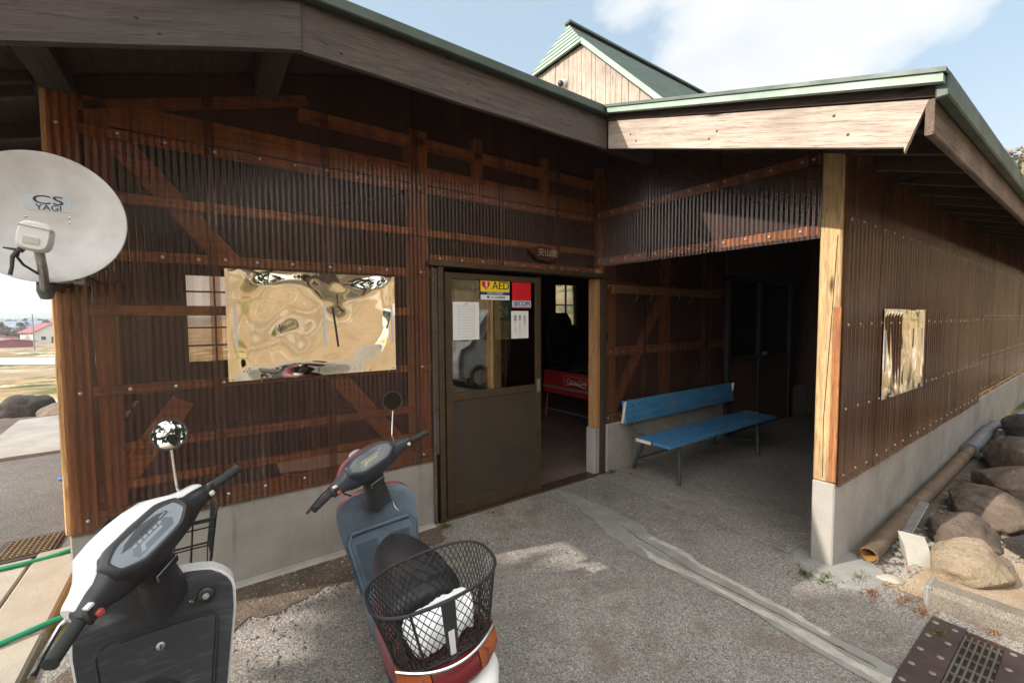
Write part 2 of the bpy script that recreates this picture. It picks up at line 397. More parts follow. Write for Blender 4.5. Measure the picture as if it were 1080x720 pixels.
M_SKIM = concrete('crumbled pale mortar', (.44, .41, .36, 1), (.3, .28, .245, 1), 0, 6)
def gravel(name, base, cell=85, speck=1.0, stain=(.11, .075, .055, 1), moss=0, stain_amt=.7):
    """exposed aggregate: small stones of mixed colour in a binder"""
    m, nt, out = newmat(name); v = coords(nt, kind='Object')
    def vor(scale, feat='F1'):
        n = N(nt, 'ShaderNodeTexVoronoi', feature=feat); n.inputs['Scale'].default_value = scale
        L(nt, v, n.inputs['Vector']); return n
    a = vor(cell); b = vor(cell*2.3)
    wn = N(nt, 'ShaderNodeTexWhiteNoise', noise_dimensions='3D'); L(nt, a.outputs['Position'], wn.inputs['Vector'])
    stone = ramp(nt, wn.outputs['Value'], [(0, tuple(x*.25 for x in base[:3])), (.22, tuple(x*.55 for x in base[:3])), (.45, base), (.62, (base[0]*1.25, base[1]*1.05, base[2]*.88)), (.8, tuple(x*1.25 for x in base[:3])), (.93, tuple(x*1.7 for x in base[:3])), (1, tuple(min(1, x*2.8) for x in base[:3]))], 'LINEAR')
    wn2 = N(nt, 'ShaderNodeTexWhiteNoise', noise_dimensions='3D'); L(nt, b.outputs['Position'], wn2.inputs['Vector'])
    fine = ramp(nt, wn2.outputs['Value'], [(0, tuple(x*.4 for x in base[:3])), (.6, base), (1, tuple(x*1.5 for x in base[:3]))])
    col = mix(nt, fine, stone, math_(nt, 'MULTIPLY', ramp(nt, a.outputs['Distance'], [(.3, 1), (.5, .1)]), ramp(nt, noise_(nt, v, 14, 3, .7), [(.4, .12), (.66, .8)])))
    big = noise_(nt, v, 1.5, 6, .62); mid = noise_(nt, v, 5.5, 5, .65)
    col = mix(nt, col, stain, ramp(nt, math_(nt, 'MULTIPLY', big, mid), [(.25, 0), (.38, stain_amt)]))
    tone = ramp(nt, noise_(nt, v, .8, 5, .6), [(.3, .78), (.7, 1.2)])
    col = mix(nt, col, tone, 1.0, 'MULTIPLY')
    if moss:
        col = mix(nt, col, (.05, .075, .02, 1), ramp(nt, noise_(nt, v, 3.1, 6, .7), [(.58, 0), (.68, moss)]))
    h = math_(nt, 'SUBTRACT', math_(nt, 'MULTIPLY', mid, .8), a.outputs['Distance'])
    bsdf(nt, out, col, .88, 0, .25, h, .55, .005)
    return m
M_GRAVEL = gravel('exposed aggregate court', (.232, .214, .194, 1), 84, stain=(.13, .1, .08, 1), stain_amt=.6)
M_PASSFLOOR = gravel('aggregate passage floor', (.25, .23, .205, 1), 85, stain_amt=.3)
M_ASPHALT = gravel('old asphalt', (.135, .128, .12, 1), 90, stain_amt=.5)
M_SOIL = gravel('damp soil', (.12, .09, .07, 1), 95, stain=(.05, .035, .025, 1), moss=.5)
M_SAND = gravel('pale sandy ground', (.36, .28, .195, 1), 210, stain=(.26, .18, .11, 1))
M_RUBBLE = gravel('dark earth with chips', (.13, .105, .085, 1), 45, stain=(.05, .038, .03, 1))

def terrain_mat():
    m, nt, out = newmat('dry grass and field'); v = coords(nt)
    a = noise_(nt, v, .35, 8, .65); b = noise_(nt, v, 7, 6, .7); c = noise_(nt, v, .05, 4)
    col = ramp(nt, b, [(.3, (.20, .14, .07)), (.5, (.36, .27, .145)), (.7, (.48, .38, .22))]); col = mix(nt, col, (.26, .17, .10, 1), ramp(nt, noise_(nt, v, .22, 5, .6), [(.45, 0), (.56, .8)]))
    col = mix(nt, col, (.085, .10, .03, 1), ramp(nt, a, [(.46, 0), (.56, .85)]))
    dd = noise_(nt, v, .16, 5, .6, .5); col = mix(nt, col, (.55, .5, .44, 1), ramp(nt, dd, [(.56, 0), (.62, .9)])); col = mix(nt, col, (.05, .06, .025, 1), ramp(nt, noise_(nt, v, .11, 5, .65), [(.56, 0), (.62, .8)]))
    col = mix(nt, col, (.30, .22, .15, 1), ramp(nt, c, [(.48, 0), (.58, .7)]))
    bsdf(nt, out, col, .95, 0, .1, b, 1, .05); return m
M_TERR = terrain_mat()
def rock_mat(name, c1, c2, c3):
    m, nt, out = newmat(name); v = coords(nt)
    a = noise_(nt, v, 3.5, 8, .65, .4); b = noise_(nt, v, 34, 6, .7)
    oi = N(nt, 'ShaderNodeObjectInfo')
    col = ramp(nt, a, [(.3, c1), (.52, c2), (.72, c3)])
    col = mix(nt, col, tuple(x*.4 for x in c1[:3]), ramp(nt, b, [(.55, 0), (.7, .6)]))
    bsdf(nt, out, col, .8, 0, .3, math_(nt, 'ADD', a, math_(nt, 'MULTIPLY', b, .6)), 1.0, .05); return m
M_ROCK = rock_mat('river boulder', (.085, .06, .044), (.155, .115, .088), (.25, .195, .15))
M_ROCKTAN = rock_mat('sandy boulder', (.24, .18, .12), (.36, .28, .19), (.46, .37, .27))
M_ROCKDARK = rock_mat('dark boulder', (.03, .024, .022), (.055, .045, .04), (.1, .085, .075))
def leaf_mat(name, c1, c2):
    m, nt, out = newmat(name); v = coords(nt)
    col = mix(nt, c1, c2, ramp(nt, noise_(nt, v, 1.3, 4), [(.35, 0), (.65, 1)]))
    oi = N(nt, 'ShaderNodeNewGeometry')
    col = mix(nt, col, tuple(x*1.5 for x in c2[:3]), math_(nt, 'MULTIPLY', oi.outputs['Random Per Island'], .5))
    bsdf(nt, out, col, .7, 0, .2); return m
M_LEAF = leaf_mat('evergreen leaf', (.03, .05, .018), (.06, .085, .03))
M_LEAFB = leaf_mat('bare brown twigs', (.11, .085, .06), (.16, .125, .085))
M_BARK = plain('bark', (.10, .075, .055, 1), (.06, .045, .035, 1), 8, .9, 0, .2, .8, 12)

# ------------------------------------------------------------------ terrain
def sstep(a, b, x):
    t = max(0, min(1, (x-a)/(b-a))); return t*t*(3-2*t)
def terr(x, y):
    z = -.012
    out = 1.0
    z -= .45*sstep(5, 14, y)*(1-sstep(4, 12, x)) + 4.6*sstep(15, 42, y)*(1-sstep(6, 26, x))
    z += 11*sstep(-9, -34, y)*(1-sstep(60, 120, abs(x)))
    z += 18.5*sstep(15, 80, x)*(1-sstep(80, 260, y)) + 3*sstep(9, 16, y)*sstep(4, 14, x)
    z += .28*sstep(5.2, 9.5, x)*sstep(-2.2, -3.2, y)
    r = math.hypot(x, y)
    if r > 7: z += (noise.noise(Vector((x*.09, y*.09, 0)))*.35)*sstep(9, 22, r)*(1 if y < 0 or x > 8 else .25)
    return z
def axis_pts(lo, hi):
    p = [0]; s = .5
    while p[-1] < hi: p.append(p[-1]+s); s *= 1.09
    q = [0]; s = .5
    while q[-1] > lo: q.append(q[-1]-s); s *= 1.09
    return q[::-1][:-1]+p
xs, ys = axis_pts(-900, 900), axis_pts(-500, 2200)
mb = MB(); nx = len(xs)
for y in ys:
    for x in xs: mb.v.append((x, y, terr(x, y)))
for j in range(len(ys)-1):
    for i in range(nx-1):
        a = j*nx+i; mb.f.append((a, a+1, a+nx+1, a+nx))
tag(link('ground', mb, M_TERR, loc=(0, 0, 0), smooth=True, fix=False), kind='structure')

def sheet(name, poly, z, m, jag=0.0, seed=0, sub=.12, kind='structure', loc=(0, 0, 0), dome=0):
    """flat irregular surface sheet; edges optionally ragged"""
    pts = []
    n = len(poly)
    for i in range(n):
        a, b = Vector(poly[i]+(0,)), Vector(poly[(i+1) % n]+(0,))
        k = max(1, int((b-a).length/sub)) if jag else 1
        nrm = Vector((-(b-a).y, (b-a).x, 0)).normalized()
        for j in range(k):
            p = a.lerp(b, j/k)
            if jag: p = p+nrm*jag*(noise.noise(p*3.1+Vector((seed, 0, 0)))+.7*noise.noise(p*9+Vector((seed, 4, 0)))+.45*noise.noise(p*27+Vector((seed, 4, 7))))
            pts.append((p.x, p.y, z))
    mb = MB().add(pts, [tuple(range(len(pts)))])
    o = link(name, mb, m, loc=loc)
    return tag(o, kind=kind) if kind else o
sheet('gravel_court', [(-.66, -.02), (-.66, -9.5), (9, -9.5), (9, -3.1), (3.4, -2.75), (3.19, -2.06), (3.19, -.02)], 0, M_GRAVEL)
sheet('passage_floor', [(3.18, -.01), (3.18, -1.93), (3.3, -1.95), (8.6, -1.95), (8.6, -.01)], .004, M_PASSFLOOR)
sheet('soil_strip', [(-.58, -.05), (1.46, -.06), (1.4, -.26), (.75, -.40), (.2, -.42), (-.2, -.55), (-.58, -.6)], .006, M_SOIL, .09, 3, .03)
sheet('asphalt_lane', [(-.78, 1.3), (-.62, 1.32), (-.62, 6.1), (-1.75, 5.6), (-1.95, 4.4), (-5, 2.6), (-9, 2.2), (-9, -9.5), (-1.3, -9.5), (-1.1, .6)], -.004, M_ASPHALT)
# concrete walk at the left, a low slab with a kerb edge
tag(link('concrete_walk', MB().box((-1.35, -3.2, -.05), (-.965, 1.08, .035), .008), M_CONCPALE), kind='structure')
kb = MB()
for y0, y1 in ((-3.2, -1.5), (-1.49, .02), (.03, 1.12)): kb.box((-.95, y0, -.05), (-.7, y1, .045), .012)
tag(link('walk_kerb', kb, concrete('kerb concrete', (.36, .32, .26, 1), (.26, .23, .19, 1), .1)), kind='structure')
sheet('sandy_yard', [(3.28, -2.16), (4.3, -2.2), (6.5, -2.3), (9.5, -3.1), (9.5, -6), (3.3, -4.6), (3.22, -2.9)], .005, M_SAND, .05, 8)
sheet('rubble_strip', [(3.3, -2.10), (9, -2.10), (9, -2.62), (5, -2.5), (3.9, -2.36), (3.3, -2.26)], .009, M_RUBBLE, .06, 5)
sheet('dark_verge', [(-5, 2.7), (-1.98, 4.45), (-1.78, 5.7), (-2.0, 7.4), (-6, 8.2), (-9, 5)], .004, M_SOIL, .15, 9)
# mortar repair strip running from the door towards the drain
def band(name, ctl, z, m, jag, seed, step=.02):
    """ragged band: ctl = (y, x_left, x_right)"""
    mb = MB(); y = ctl[0][0]; k = 0
    while y > ctl[-1][0]:
        while ctl[k+1][0] > y: k += 1
        a, b = ctl[k], ctl[k+1]; t = (a[0]-y)/(a[0]-b[0]); t = t*t*(3-2*t)
        xl, xr = a[1]+(b[1]-a[1])*t, a[2]+(b[2]-a[2])*t
        n = lambda s_: noise.noise(Vector((y*6, s_, 0)))+.7*noise.noise(Vector((y*19, s_, 4)))+.4*noise.noise(Vector((y*55, s_, 4)))
        xl += jag*n(seed); xr += jag*n(seed+20)
        xr = max(xr, xl+.004)
        mb.v += [(xl, y, z-.006), (xl+.004, y, z), ((xl+xr)/2, y, z+.002), (xr-.002, y, z), (xr, y, z-.006)]; y -= step
    nr = len(mb.v)//5
    for r in range(nr-1):
        for c in range(4): q = r*5+c; mb.f.append((q, q+1, q+6, q+5))
    return tag(link(name, mb, m, loc=(0, 0, 0), smooth=True), kind='structure')
band('mortar_strip', [(-.08, 2.60, 2.66), (-.35, 2.55, 2.70), (-.65, 2.48, 2.72), (-.95, 2.38, 2.70), (-1.2, 2.34, 2.62), (-1.45, 2.36, 2.58), (-1.9, 2.38, 2.55), (-2.3, 2.33, 2.51), (-3.4, 2.3, 2.5)], .010, M_PATCH, .016, 11)
band('mortar_skim', [(-1.16, 2.43, 2.44), (-1.3, 2.36, 2.42), (-1.7, 2.39, 2.43), (-2.1, 2.38, 2.43), (-2.45, 2.35, 2.41), (-3.0, 2.36, 2.39)], .0135, M_SKIM, .017, 15)
band('mortar_skim', [(-1.14, 2.57, 2.62), (-1.3, 2.58, 2.63), (-1.6, 2.53, 2.57), (-2.0, 2.51, 2.55), (-2.3, 2.48, 2.52)], .0135, M_SKIM, .017, 17)

band('mortar_crack', [(-.9, 2.55, 2.556), (-1.2, 2.50, 2.507), (-1.6, 2.445, 2.455), (-2.0, 2.455, 2.463), (-2.5, 2.43, 2.44)], .0135, M_SOIL, .012, 31)
# ------------------------------------------------------------------ the shop building
M_NAIL = plain('rusty nail', (.05, .035, .03, 1), (.1, .06, .04, 1), 60, .6, .4)
B = empty('shop_building', (1, 0, 0), 'low wooden shop clad in smoke brown corrugated plastic, with sliding door and covered porch', 'shop building')
B.location = (0, 0, 0)
SL = .31
def zt(x, y): return 3.16+SL*(min(y+.72, x-.41) if x < 2.56 else y+.72)
def bp(name, mb, m, label=None, smooth=False, parent=None, angle=35, fix=True):
    o = link(name, mb, m, parent or B, smooth, angle=angle, fix=fix)
    if label: o['label'] = label
    return o
# roof decks
d = MB()
d.prism([(x, y, 3.16+SL*(y+.72)) for x, y in ((.41, -.72), (2.56, -.72), (2.56, -2.57), (14.5, -2.57), (14.5, 5.2), (6.33, 5.2))], (0, 0, -.06))
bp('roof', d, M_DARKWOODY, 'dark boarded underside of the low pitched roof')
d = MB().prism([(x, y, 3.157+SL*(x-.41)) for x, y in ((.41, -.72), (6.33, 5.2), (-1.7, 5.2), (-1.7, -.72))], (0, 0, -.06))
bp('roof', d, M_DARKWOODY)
d = MB().prism([(x, y, 3.19+SL*(y+.72)) for x, y in ((.42, -.76), (2.5, -.76), (2.5, -2.6), (14.5, -2.6), (14.5, 5.2), (6.38, 5.2))], (0, 0, -.022))
bp('roof_covering', d, M_FLASH)
d = MB().prism([(x, y, 3.187+SL*(x-.41)) for x, y in ((.39, -.76), (6.35, 5.2), (-1.75, 5.2), (-1.75, -.76))], (0, 0, -.022))
bp('roof_covering', d, M_FLASH)
# fascia boards
def sag(x, seed): return .006*noise.noise(Vector((x*1.7, seed, 0)))
def board(name, p, q, h, t, m, out, label=None, seed=0, n=24, cut=0):
    """long weathered board from p to q (lower edge), h high, t thick outward along out; slightly uneven edges"""
    p, q, out = Vector(p), Vector(q), Vector(out)
    rings = []
    for i in range(n+1):
        s_ = i/n; a = p.lerp(q, s_); ln = (q-p).length*s_
        lo = Vector((0, 0, sag(ln, seed))); hi = Vector((0, 0, h+sag(ln, seed+9)))
        o1 = out*(t+.4*sag(ln, seed+4))
        e = .004
        rings.append([a+lo+Vector((0, 0, e)), a+lo+o1*.3, a+lo+o1*.8, a+lo+o1+Vector((0, 0, e)), a+hi+o1-Vector((0, 0, e)), a+hi+o1*.8, a+hi])
    if cut: rings[-1] = [r_+Vector((0, cut, 0)) if i_ < 4 else r_ for i_, r_ in enumerate(rings[-1])]
    o = bp(name, MB().loft(rings), m, label, True, angle=30); return o
M_FASCIA = wood('grey brown fascia timber', (.09, .069, .061), (.042, .032, .03), 'X', stain=(.065, .054, .05, 1), bstr=.7)
M_FASCIA2 = wood('grey brown sloping fascia timber', (.09, .071, .064), (.045, .035, .033), 'X', stain=(.065, .055, .052, 1), bstr=.7, rot=(0, math.atan(.31), 0))
board('fascia_board', (.42, -.69, 2.883), (2.568, -.69, 2.883), .225, .035, M_FASCIA, (0, -1, 0), 'level grey brown fascia over the entrance wall')
board('fascia_board', (.435, -.695, 2.883), (-1.72, -.695, 2.883-SL*2.14), .225, .04, M_FASCIA2, (0, -1, 0), 'sloping grey brown fascia at the left corner', 5)
board('barge_board', (2.598, -.74, 2.885), (2.598, -2.545, 2.885-SL*1.815), .205, .03, M_PALEWOOD, (-1, 0, 0), 'pale sunlit barge board with knots', 3, cut=.075)
board('fascia_board', (2.57, -2.535, 2.375), (14.4, -2.535, 2.375), .15, .03, wood('dark weathered eave timber', (.13, .09, .065), (.055, .038, .028), 'X', stain=(.2, .14, .1, 1)), (0, -1, 0), 'dark eave fascia above the long side wall', 7, 60)  # dark weathered timber along the eave
# flashing
d = MB().box((.36, -.775, 3.118), (2.56, -.725, 3.178), .006); bp('flashing', d, M_FLASH, 'dark green eave flashing')
d = MB().prism([(x, -.775, 3.112+SL*(x-.41)+dz) for x, dz in ((.36, .006), (-1.74, .006), (-1.74, .066), (.36, .066))], (0, .05, 0)); bp('flashing', d, M_FLASH)
def rake(x0, x1, y0, y1, lo, hi): return MB().prism([(x0, y, 3.16+SL*(y+.72)+dz) for y, dz in ((y0, lo), (y1, lo), (y1, hi), (y0, hi))], (x1-x0, 0, 0))
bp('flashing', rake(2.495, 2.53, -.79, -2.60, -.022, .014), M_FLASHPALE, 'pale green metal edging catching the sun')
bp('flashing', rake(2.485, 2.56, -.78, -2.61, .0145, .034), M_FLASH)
bp('roof_edge', rake(2.585, 2.62, -.74, -2.53, -.08, -.005), M_DARKWOODY)
d = MB().box((2.53, -2.615, 2.505), (14.5, -2.57, 2.605), .006); bp('flashing', d, M_FLASH)
nl = []
for x in (.55, .62, 1.35, 1.42, 2.1, 2.17, -.1, -.17, -.9): nl.append(((x, -.727 if x > .42 else -.737, (2.98 if x > .42 else 2.98+SL*(x-.41))+random.uniform(-.06, .07)), (0, -1, 0)))
for y in (-.95, -1.0, -1.55, -1.6, -2.2, -2.26): nl.append(((2.5675, y, 3.0+SL*(y+.74)+random.uniform(-.07, .06)), (-1, 0, 0)))
for p_, n_ in nl: bp('nail', MB().lathe([(.007, 0), (.006, .003), (.0004, .004)], p_, n_, 8), M_NAIL, smooth=True)
# rafters and cantilever beams
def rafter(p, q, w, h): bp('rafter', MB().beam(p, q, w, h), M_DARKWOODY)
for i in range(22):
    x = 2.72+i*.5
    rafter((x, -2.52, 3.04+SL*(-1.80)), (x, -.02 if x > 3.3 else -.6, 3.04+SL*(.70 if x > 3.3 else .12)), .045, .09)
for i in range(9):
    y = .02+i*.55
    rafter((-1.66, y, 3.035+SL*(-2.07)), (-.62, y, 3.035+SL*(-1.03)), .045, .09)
for x in (-.53, .36):
    z = min(2.77, 99) if x < 0 else 2.99
    bp('eave_beam', MB().beam((x, -.68, z), (x, -.03, z), .12, .12), M_DARKWOODY)
for y in (-.35, .0): bp('purlin', MB().beam((-1.6, y, 2.47), (-.62, y, 2.77), .06, .09), M_DARKWOODY)
bp('side_wall', MB().box((-1.5, 3.2, 2.15), (-.62, 3.26, 2.72)), M_DARKWOOD, 'dark boarded wing behind the dish')
bp('purlin', MB().beam((3.21, -2.03, 2.63), (14.4, -2.03, 2.63), .07, .09), M_DARKWOODY)
bp('purlin', MB().box((2.62, -.68, 2.93), (14, -.6, 3.02)), M_DARKWOODY)

# concrete base
def base_mb(x0, x1, y0, y1, z1, n=40):
    return MB().box((x0, y0, -.12), (x1, y1, z1), .008)
bp('concrete_base', base_mb(-.585, 1.44, .0, .15, .515), M_CONC, 'stained concrete base under the left wall')
bp('concrete_ledge', MB().box((-.6, -.07, -.12), (1.42, .0, .02), .012), M_CONCPALE)
bp('concrete_base', base_mb(3.205, 14.4, -2.055, -1.93, .545), M_CONC, 'pale concrete base under the long side wall')
bp('concrete_base', base_mb(3.36, 5.62, -.03, .1, .505), M_CONC)
bp('concrete_base', base_mb(3.205, 3.285, -.0, .12, .48), M_CONC)
bp('concrete_base', base_mb(7.6, 8.2, -.05, .1, .5), M_CONC)
bp('concrete_footing', MB().lathe([(.0, -.02), (.30, -.02), (.24, .012), (.0, .02)], (3.27, -2.06, .0), n=14), M_PATCH)
# frame timbers of the left wall
F = M_FRAMEWOOD; FZ = M_FRAMEWOODZ
bp('corner_post', MB().box((-.60, .004, .51), (-.47, .13, 2.74), .006), FZ, 'amber corner post')
bp('corner_post', MB().box((-.455, .03, .51), (-.36, .13, 2.74), .006), FZ)
bp('post', MB().box((1.29, .03, .51), (1.43, .15, 3.0), .006), FZ, 'amber post beside the door')
bp('post', MB().box((3.30, .03, .5), (3.36, .12, 3.1), .006), FZ)
for z, h, x0, x1 in ((.555, .1, -.47, 1.43), (.72, .045, -.35, 1.29), (.925, .05, -.35, 1.29), (1.235, .05, -.47, 1.43), (1.655, .055, -.47, 1.29), (1.945, .055, -.47, 1.43), (2.245, .05, -.47, 3.3), (2.565, .05, -.47, 3.3), (2.055, .07, 1.43, 3.3)):
    bp('rail', MB().box((x0, .002, z-h/2), (x1, .029, z+h/2), .003), F)
bp('plate', MB().box((.55, .03, 2.89), (3.35, .12, 2.95), .004), F)
bp('plate', MB().box((-.36, .031, 2.61), (3.35, .05, 2.74), .004), F)
bp('plate', MB().beam((-.6, .06, 2.645), (.6, .06, 3.01), .06, .05), F)
for x in (1.88, 2.6): bp('stud', MB().box((x-.04, .03, 2.6), (x+.04, .1, 3.05), .004), FZ)
for p, q in (((-.34, .075, 2.56), (1.25, .075, .58)), ((-.46, .075, .62), (-.1, .075, 1.14))):
    bp('brace', MB().beam(p, q, .05, .115, (1, 0, .8)), F)
# corrugated cladding
PITCH, AMP = .032, .0030
def corr(o, sdir, nrm, s0, s1, zb, ztop, off=0, per=8, amp=AMP, seed=0, PITCH=PITCH):
    o, sdir, nrm = Vector(o), Vector(sdir), Vector(nrm)
    mb = MB(); k0 = int(round(s0/PITCH*per)); k1 = int(round(s1/PITCH*per)); n = k1-k0
    R = 10
    for j in range(R+1):
        for k in range(n+1):
            s_ = (k0+k)*PITCH/per; z = zb(s_) + (ztop(s_)-zb(s_))*j/R
            d = amp*math.cos(2*PI*(k0+k)/per)+off+.0022*noise.noise(Vector((s_*1.3+seed, z*1.1, seed)))
            p = o+sdir*s_+nrm*d; mb.v.append((p.x, p.y, z+(.0025*noise.noise(Vector((s_*6, seed, 3))) if j == 0 else 0)))
    for j in range(R):
        for k in range(n):
            a = j*(n+1)+k; mb.f.append((a, a+1, a+n+2, a+n+1))
    fl = sdir.cross(Vector((0, 0, 1))).dot(nrm) < 0
    if fl: mb.f = [f[::-1] for f in mb.f]
    return mb
def screw_mb(o, sdir, nrm, pts, pitch=.032, amp=.003):
    mb = MB()
    for s_, z in pts:
        k = round(s_/pitch)*pitch
        p = Vector(o)+Vector(sdir)*k+Vector((0, 0, z+random.uniform(-.006, .006)))+Vector(nrm)*(amp+.001)
        mb.lathe([(.009, 0), (.009, .002), (.0055, .0045), (.0045, .007), (.0005, .0085)], p, nrm, 8)
    return mb
M_SCREW = plain('zinc screw cap', (.55, .53, .5, 1), (.35, .3, .25, 1), 60, .45, .5)
SCREWS, REST = [], MB()
def clad(o, sdir, nrm, s0, s1, zb, ztop, m, rows, step=.19, w=.62, lab=None, near=False, amp=AMP, pitch=PITCH):
    s_ = s0; i = 0
    while s_ < s1-.05:
        e = min(s_+w+.05, s1)
        sh = bp('cladding_sheet', corr(o, sdir, nrm, s_, e, zb, ztop, .0035*(i % 2), amp=amp, seed=i*1.7+s0, PITCH=pitch), m, lab if i == 0 else None, True, angle=80, fix=False)
        pts = []
        for z in rows:
            q = s_+.06+random.uniform(-.02, .02)
            while q < min(s_+w, s1)-.03:
                zz = z(q) if callable(z) else z
                if zb(q)+.02 < zz < ztop(q)-.05: pts.append((q, zz))
                q += step*random.uniform(.9, 1.1)
        if pts and near:
            for pt in pts:
                if len(SCREWS) < 100:
                    SCREWS.append(1); link('screw', screw_mb(o, sdir, nrm, [pt]), M_SCREW, sh, True)
                else: REST.merge(screw_mb(o, sdir, nrm, [pt]))
        elif pts: REST.merge(screw_mb(o, sdir, nrm, pts, pitch, amp))
        s_ += w; i += 1
C_ = lambda z: (lambda s_: z)
topA = lambda s_: zt(min(s_, 2.4), 0)-.075
clad((0, -.008, 0), (1, 0, 0), (0, -1, 0), -.576, 1.44, C_(.50), topA, M_SHEET, (.57, 1.235, 1.945, 2.565), near=True)
clad((0, -.008, 0), (1, 0, 0), (0, -1, 0), 1.44, 3.2, C_(2.035), topA, M_SHEET, (2.062, 2.565), near=True)
clad((0, -.008, 0), (1, 0, 0), (0, -1, 0), 3.34, 5.64, C_(.5), C_(3.2), M_SHEET, (1.93, .56, 1.25))
clad((3.2, 0, 0), (0, -1, 0), (-1, 0, 0), .0, 1.935, C_(2.095), lambda s_: 3.16+SL*(.72-s_)-.12, M_SHEET, (2.15, lambda q: 2.60-.0*q), .17, lab='corrugated header over the porch opening', near=True)
clad((3.2, -2.066, 0), (1, 0, 0), (0, -1, 0), .01, 4.66, C_(.525), C_(2.66), M_SHEET2, (.60, 1.02, 1.55, 2.2, 2.62), .21, .65, amp=.008, pitch=.072)
clad((3.2, -2.066, 0), (1, 0, 0), (0, -1, 0), 4.66, 11.2, C_(.63), C_(2.66), M_SHEET2, (.68, 1.1, 1.6, 2.2), .21, .65, amp=.008, pitch=.072)
tag(bp('screws', REST, M_SCREW, None, True), kind='stuff')
# header rails, porch post
for z in (2.15, 2.6): bp('rail', MB().box((3.207, -1.92, z-.03), (3.24, -.02, z+.03), .003), F)
bp('porch_post', MB().box((3.2, -2.052, .548), (3.335, -1.935, 2.72), .007), M_POSTWOOD, 'sun bleached porch post with cracks')
crk = MB()
for (y0, z0, y1, z1) in ((-2.03, 2.1, -2.01, 1.55), (-2.01, 1.55, -1.985, .95), (-1.985, .95, -1.99, .57)):
    crk.beam((3.2, y0, z0), (3.2, y1, z1), .004, .003, (1, 0, 0), 0)
bp('crack', crk, M_INNER)
bp('edge_strip', MB().box((3.187, -2.064, .56), (3.199, -2.022, 1.66), .003), wood('orange stained strip', (.36, .15, .055), (.17, .065, .028), 'Z', stain=(.14, .07, .04, 1)), 'orange stained strip on the porch post')
for z in (2.62,): bp('brace', MB().beam((3.27, -1.9, z), (3.27, -1.2, 2.86), .05, .1), M_DARKWOODY)
for i in range(17):
    x = 3.9+i*.62
    bp('stud', MB().box((x-.04, -2.05, .55), (x+.04, -1.96, 2.6), .003), FZ)
for z in (.62, 1.02, 1.55, 2.2): bp('rail', MB().box((3.34, -2.058, z-.025), (14.3, -2.05, z+.025)), F)
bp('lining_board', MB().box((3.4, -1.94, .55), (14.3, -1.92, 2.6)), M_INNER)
# porch back wall, end wall
M_PORCH = wood('brown porch boarding', (.115, .065, .042), (.06, .035, .023), 'Z', knots=False)
bp('lining_board', MB().box((3.37, .13, 0), (8.4, .16, 3.30)), M_PORCH)
bp('lining_board', MB().prism([(8.2, -1.92, -.02), (8.2, .12, -.02), (8.2, .12, 3.3), (8.2, -1.92, 2.67)], (.06, 0, 0)), M_PORCH)
bp('lining_board', MB().box((5.64, -.03, 2.16), (8.2, .1, 3.22)), M_PORCH)
for x in (3.5, 4.45, 5.35): bp('stud', MB().box((x-.05, .03, .5), (x+.05, .12, 3.1), .003), FZ)
for z in (.56, 1.25, 1.93): bp('rail', MB().box((3.36, .003, z-.045), (5.64, .028, z+.045), .003), F)
bp('brace', MB().beam((3.55, .08, .6), (4.4, .08, 1.85), .05, .1, (1, 0, -.8)), F)
# inner door of the porch: two dark leaves
dr = bp('inner_door', MB().box((5.66, -.06, .02), (5.72, .02, 2.14)).box((6.5, -.06, .02), (6.58, .02, 2.14)).box((7.5, -.06, .02), (7.58, .02, 2.14)).box((5.66, -.06, 2.09), (7.58, .02, 2.15)).box((5.72, -.05, .98), (6.5, .01, 1.06)).box((6.58, -.05, .95), (7.5, .01, 1.03)), M_BLACKPL, 'dark glazed double door at the porch end')
link('glass_pane', MB().box((5.72, -.03, 1.06), (6.5, -.024, 2.09)).box((6.58, -.03, 1.03), (7.5, -.024, 2.09)), M_GLASS, dr)
link('lower_panel', MB().box((5.72, -.035, .05), (6.5, -.02, .98)).box((6.58, -.035, .05), (7.5, -.02, .95)), M_PORCH, dr)
link('handle', MB().box((6.6, -.075, 1.05), (6.72, -.055, 1.1), .004), M_STEEL, dr)
bp('post', MB().box((7.6, -.05, 0), (7.68, .05, 2.2)), M_DARKWOODY)
# ------------- entrance
df = bp('door_frame', MB().box((1.40, -.05, 2.0), (3.36, .1, 2.04), .004).box((1.475, -.035, .0), (1.52, .1, 2.0), .004).box((1.47, -.03, -.03), (3.36, .1, .012), .004), M_DOORFRAME, 'bronze door frame')
bp('old_jamb', MB().box((1.425, -.03, .02), (1.445, .02, 1.99), .002).box((1.45, -.02, .55), (1.472, .02, 1.99), .002), M_DARKWOOD, 'splintered weathered jamb')
bp('jamb_post', MB().box((3.225, .0, .48), (3.284, .11, 1.99), .005), wood('dark amber jamb timber', (.34, .18, .075), (.2, .095, .04), 'Z'), 'amber timber jamb')
bp('jamb_post', MB().box((3.29, -.02, 0), (3.345, .08, 2.0), .004), M_DARKWOODY)
def slider(x0, x1, y, lab):
    w = .062; z1 = 1.965; z0 = .015
    o = bp('sliding_door', MB().box((x0, y, z0), (x0+w, y+.032, z1), .003).box((x1-w, y, z0), (x1, y+.032, z1), .003).box((x0+w, y, z1-.05), (x1-w, y+.032, z1), .003)
           .box((x0+w, y, .945), (x1-w, y+.032, 1.005), .003).box((x0+w, y, z0), (x1-w, y+.032, .12), .003), M_DOORFRAME, lab)
    link('glass_pane', MB().prism([(x0+w-.01, y+.021, 1.0), (x1-w+.01, y+.0105, 1.0), (x1-w+.01, y+.0105, z1-.045), (x0+w-.01, y+.021, z1-.045)], (0, .004, 0)), M_GLASS, o)
    link('lower_panel', MB().box((x0+w, y+.008, .12), (x1-w, y+.024, .945)), M_DOORPANEL, o)
    link('finger_pull', MB().box((x1-w+.012, y-.002, .93), (x1-.012, y, 1.05), .001), M_STEEL, o)
    return o
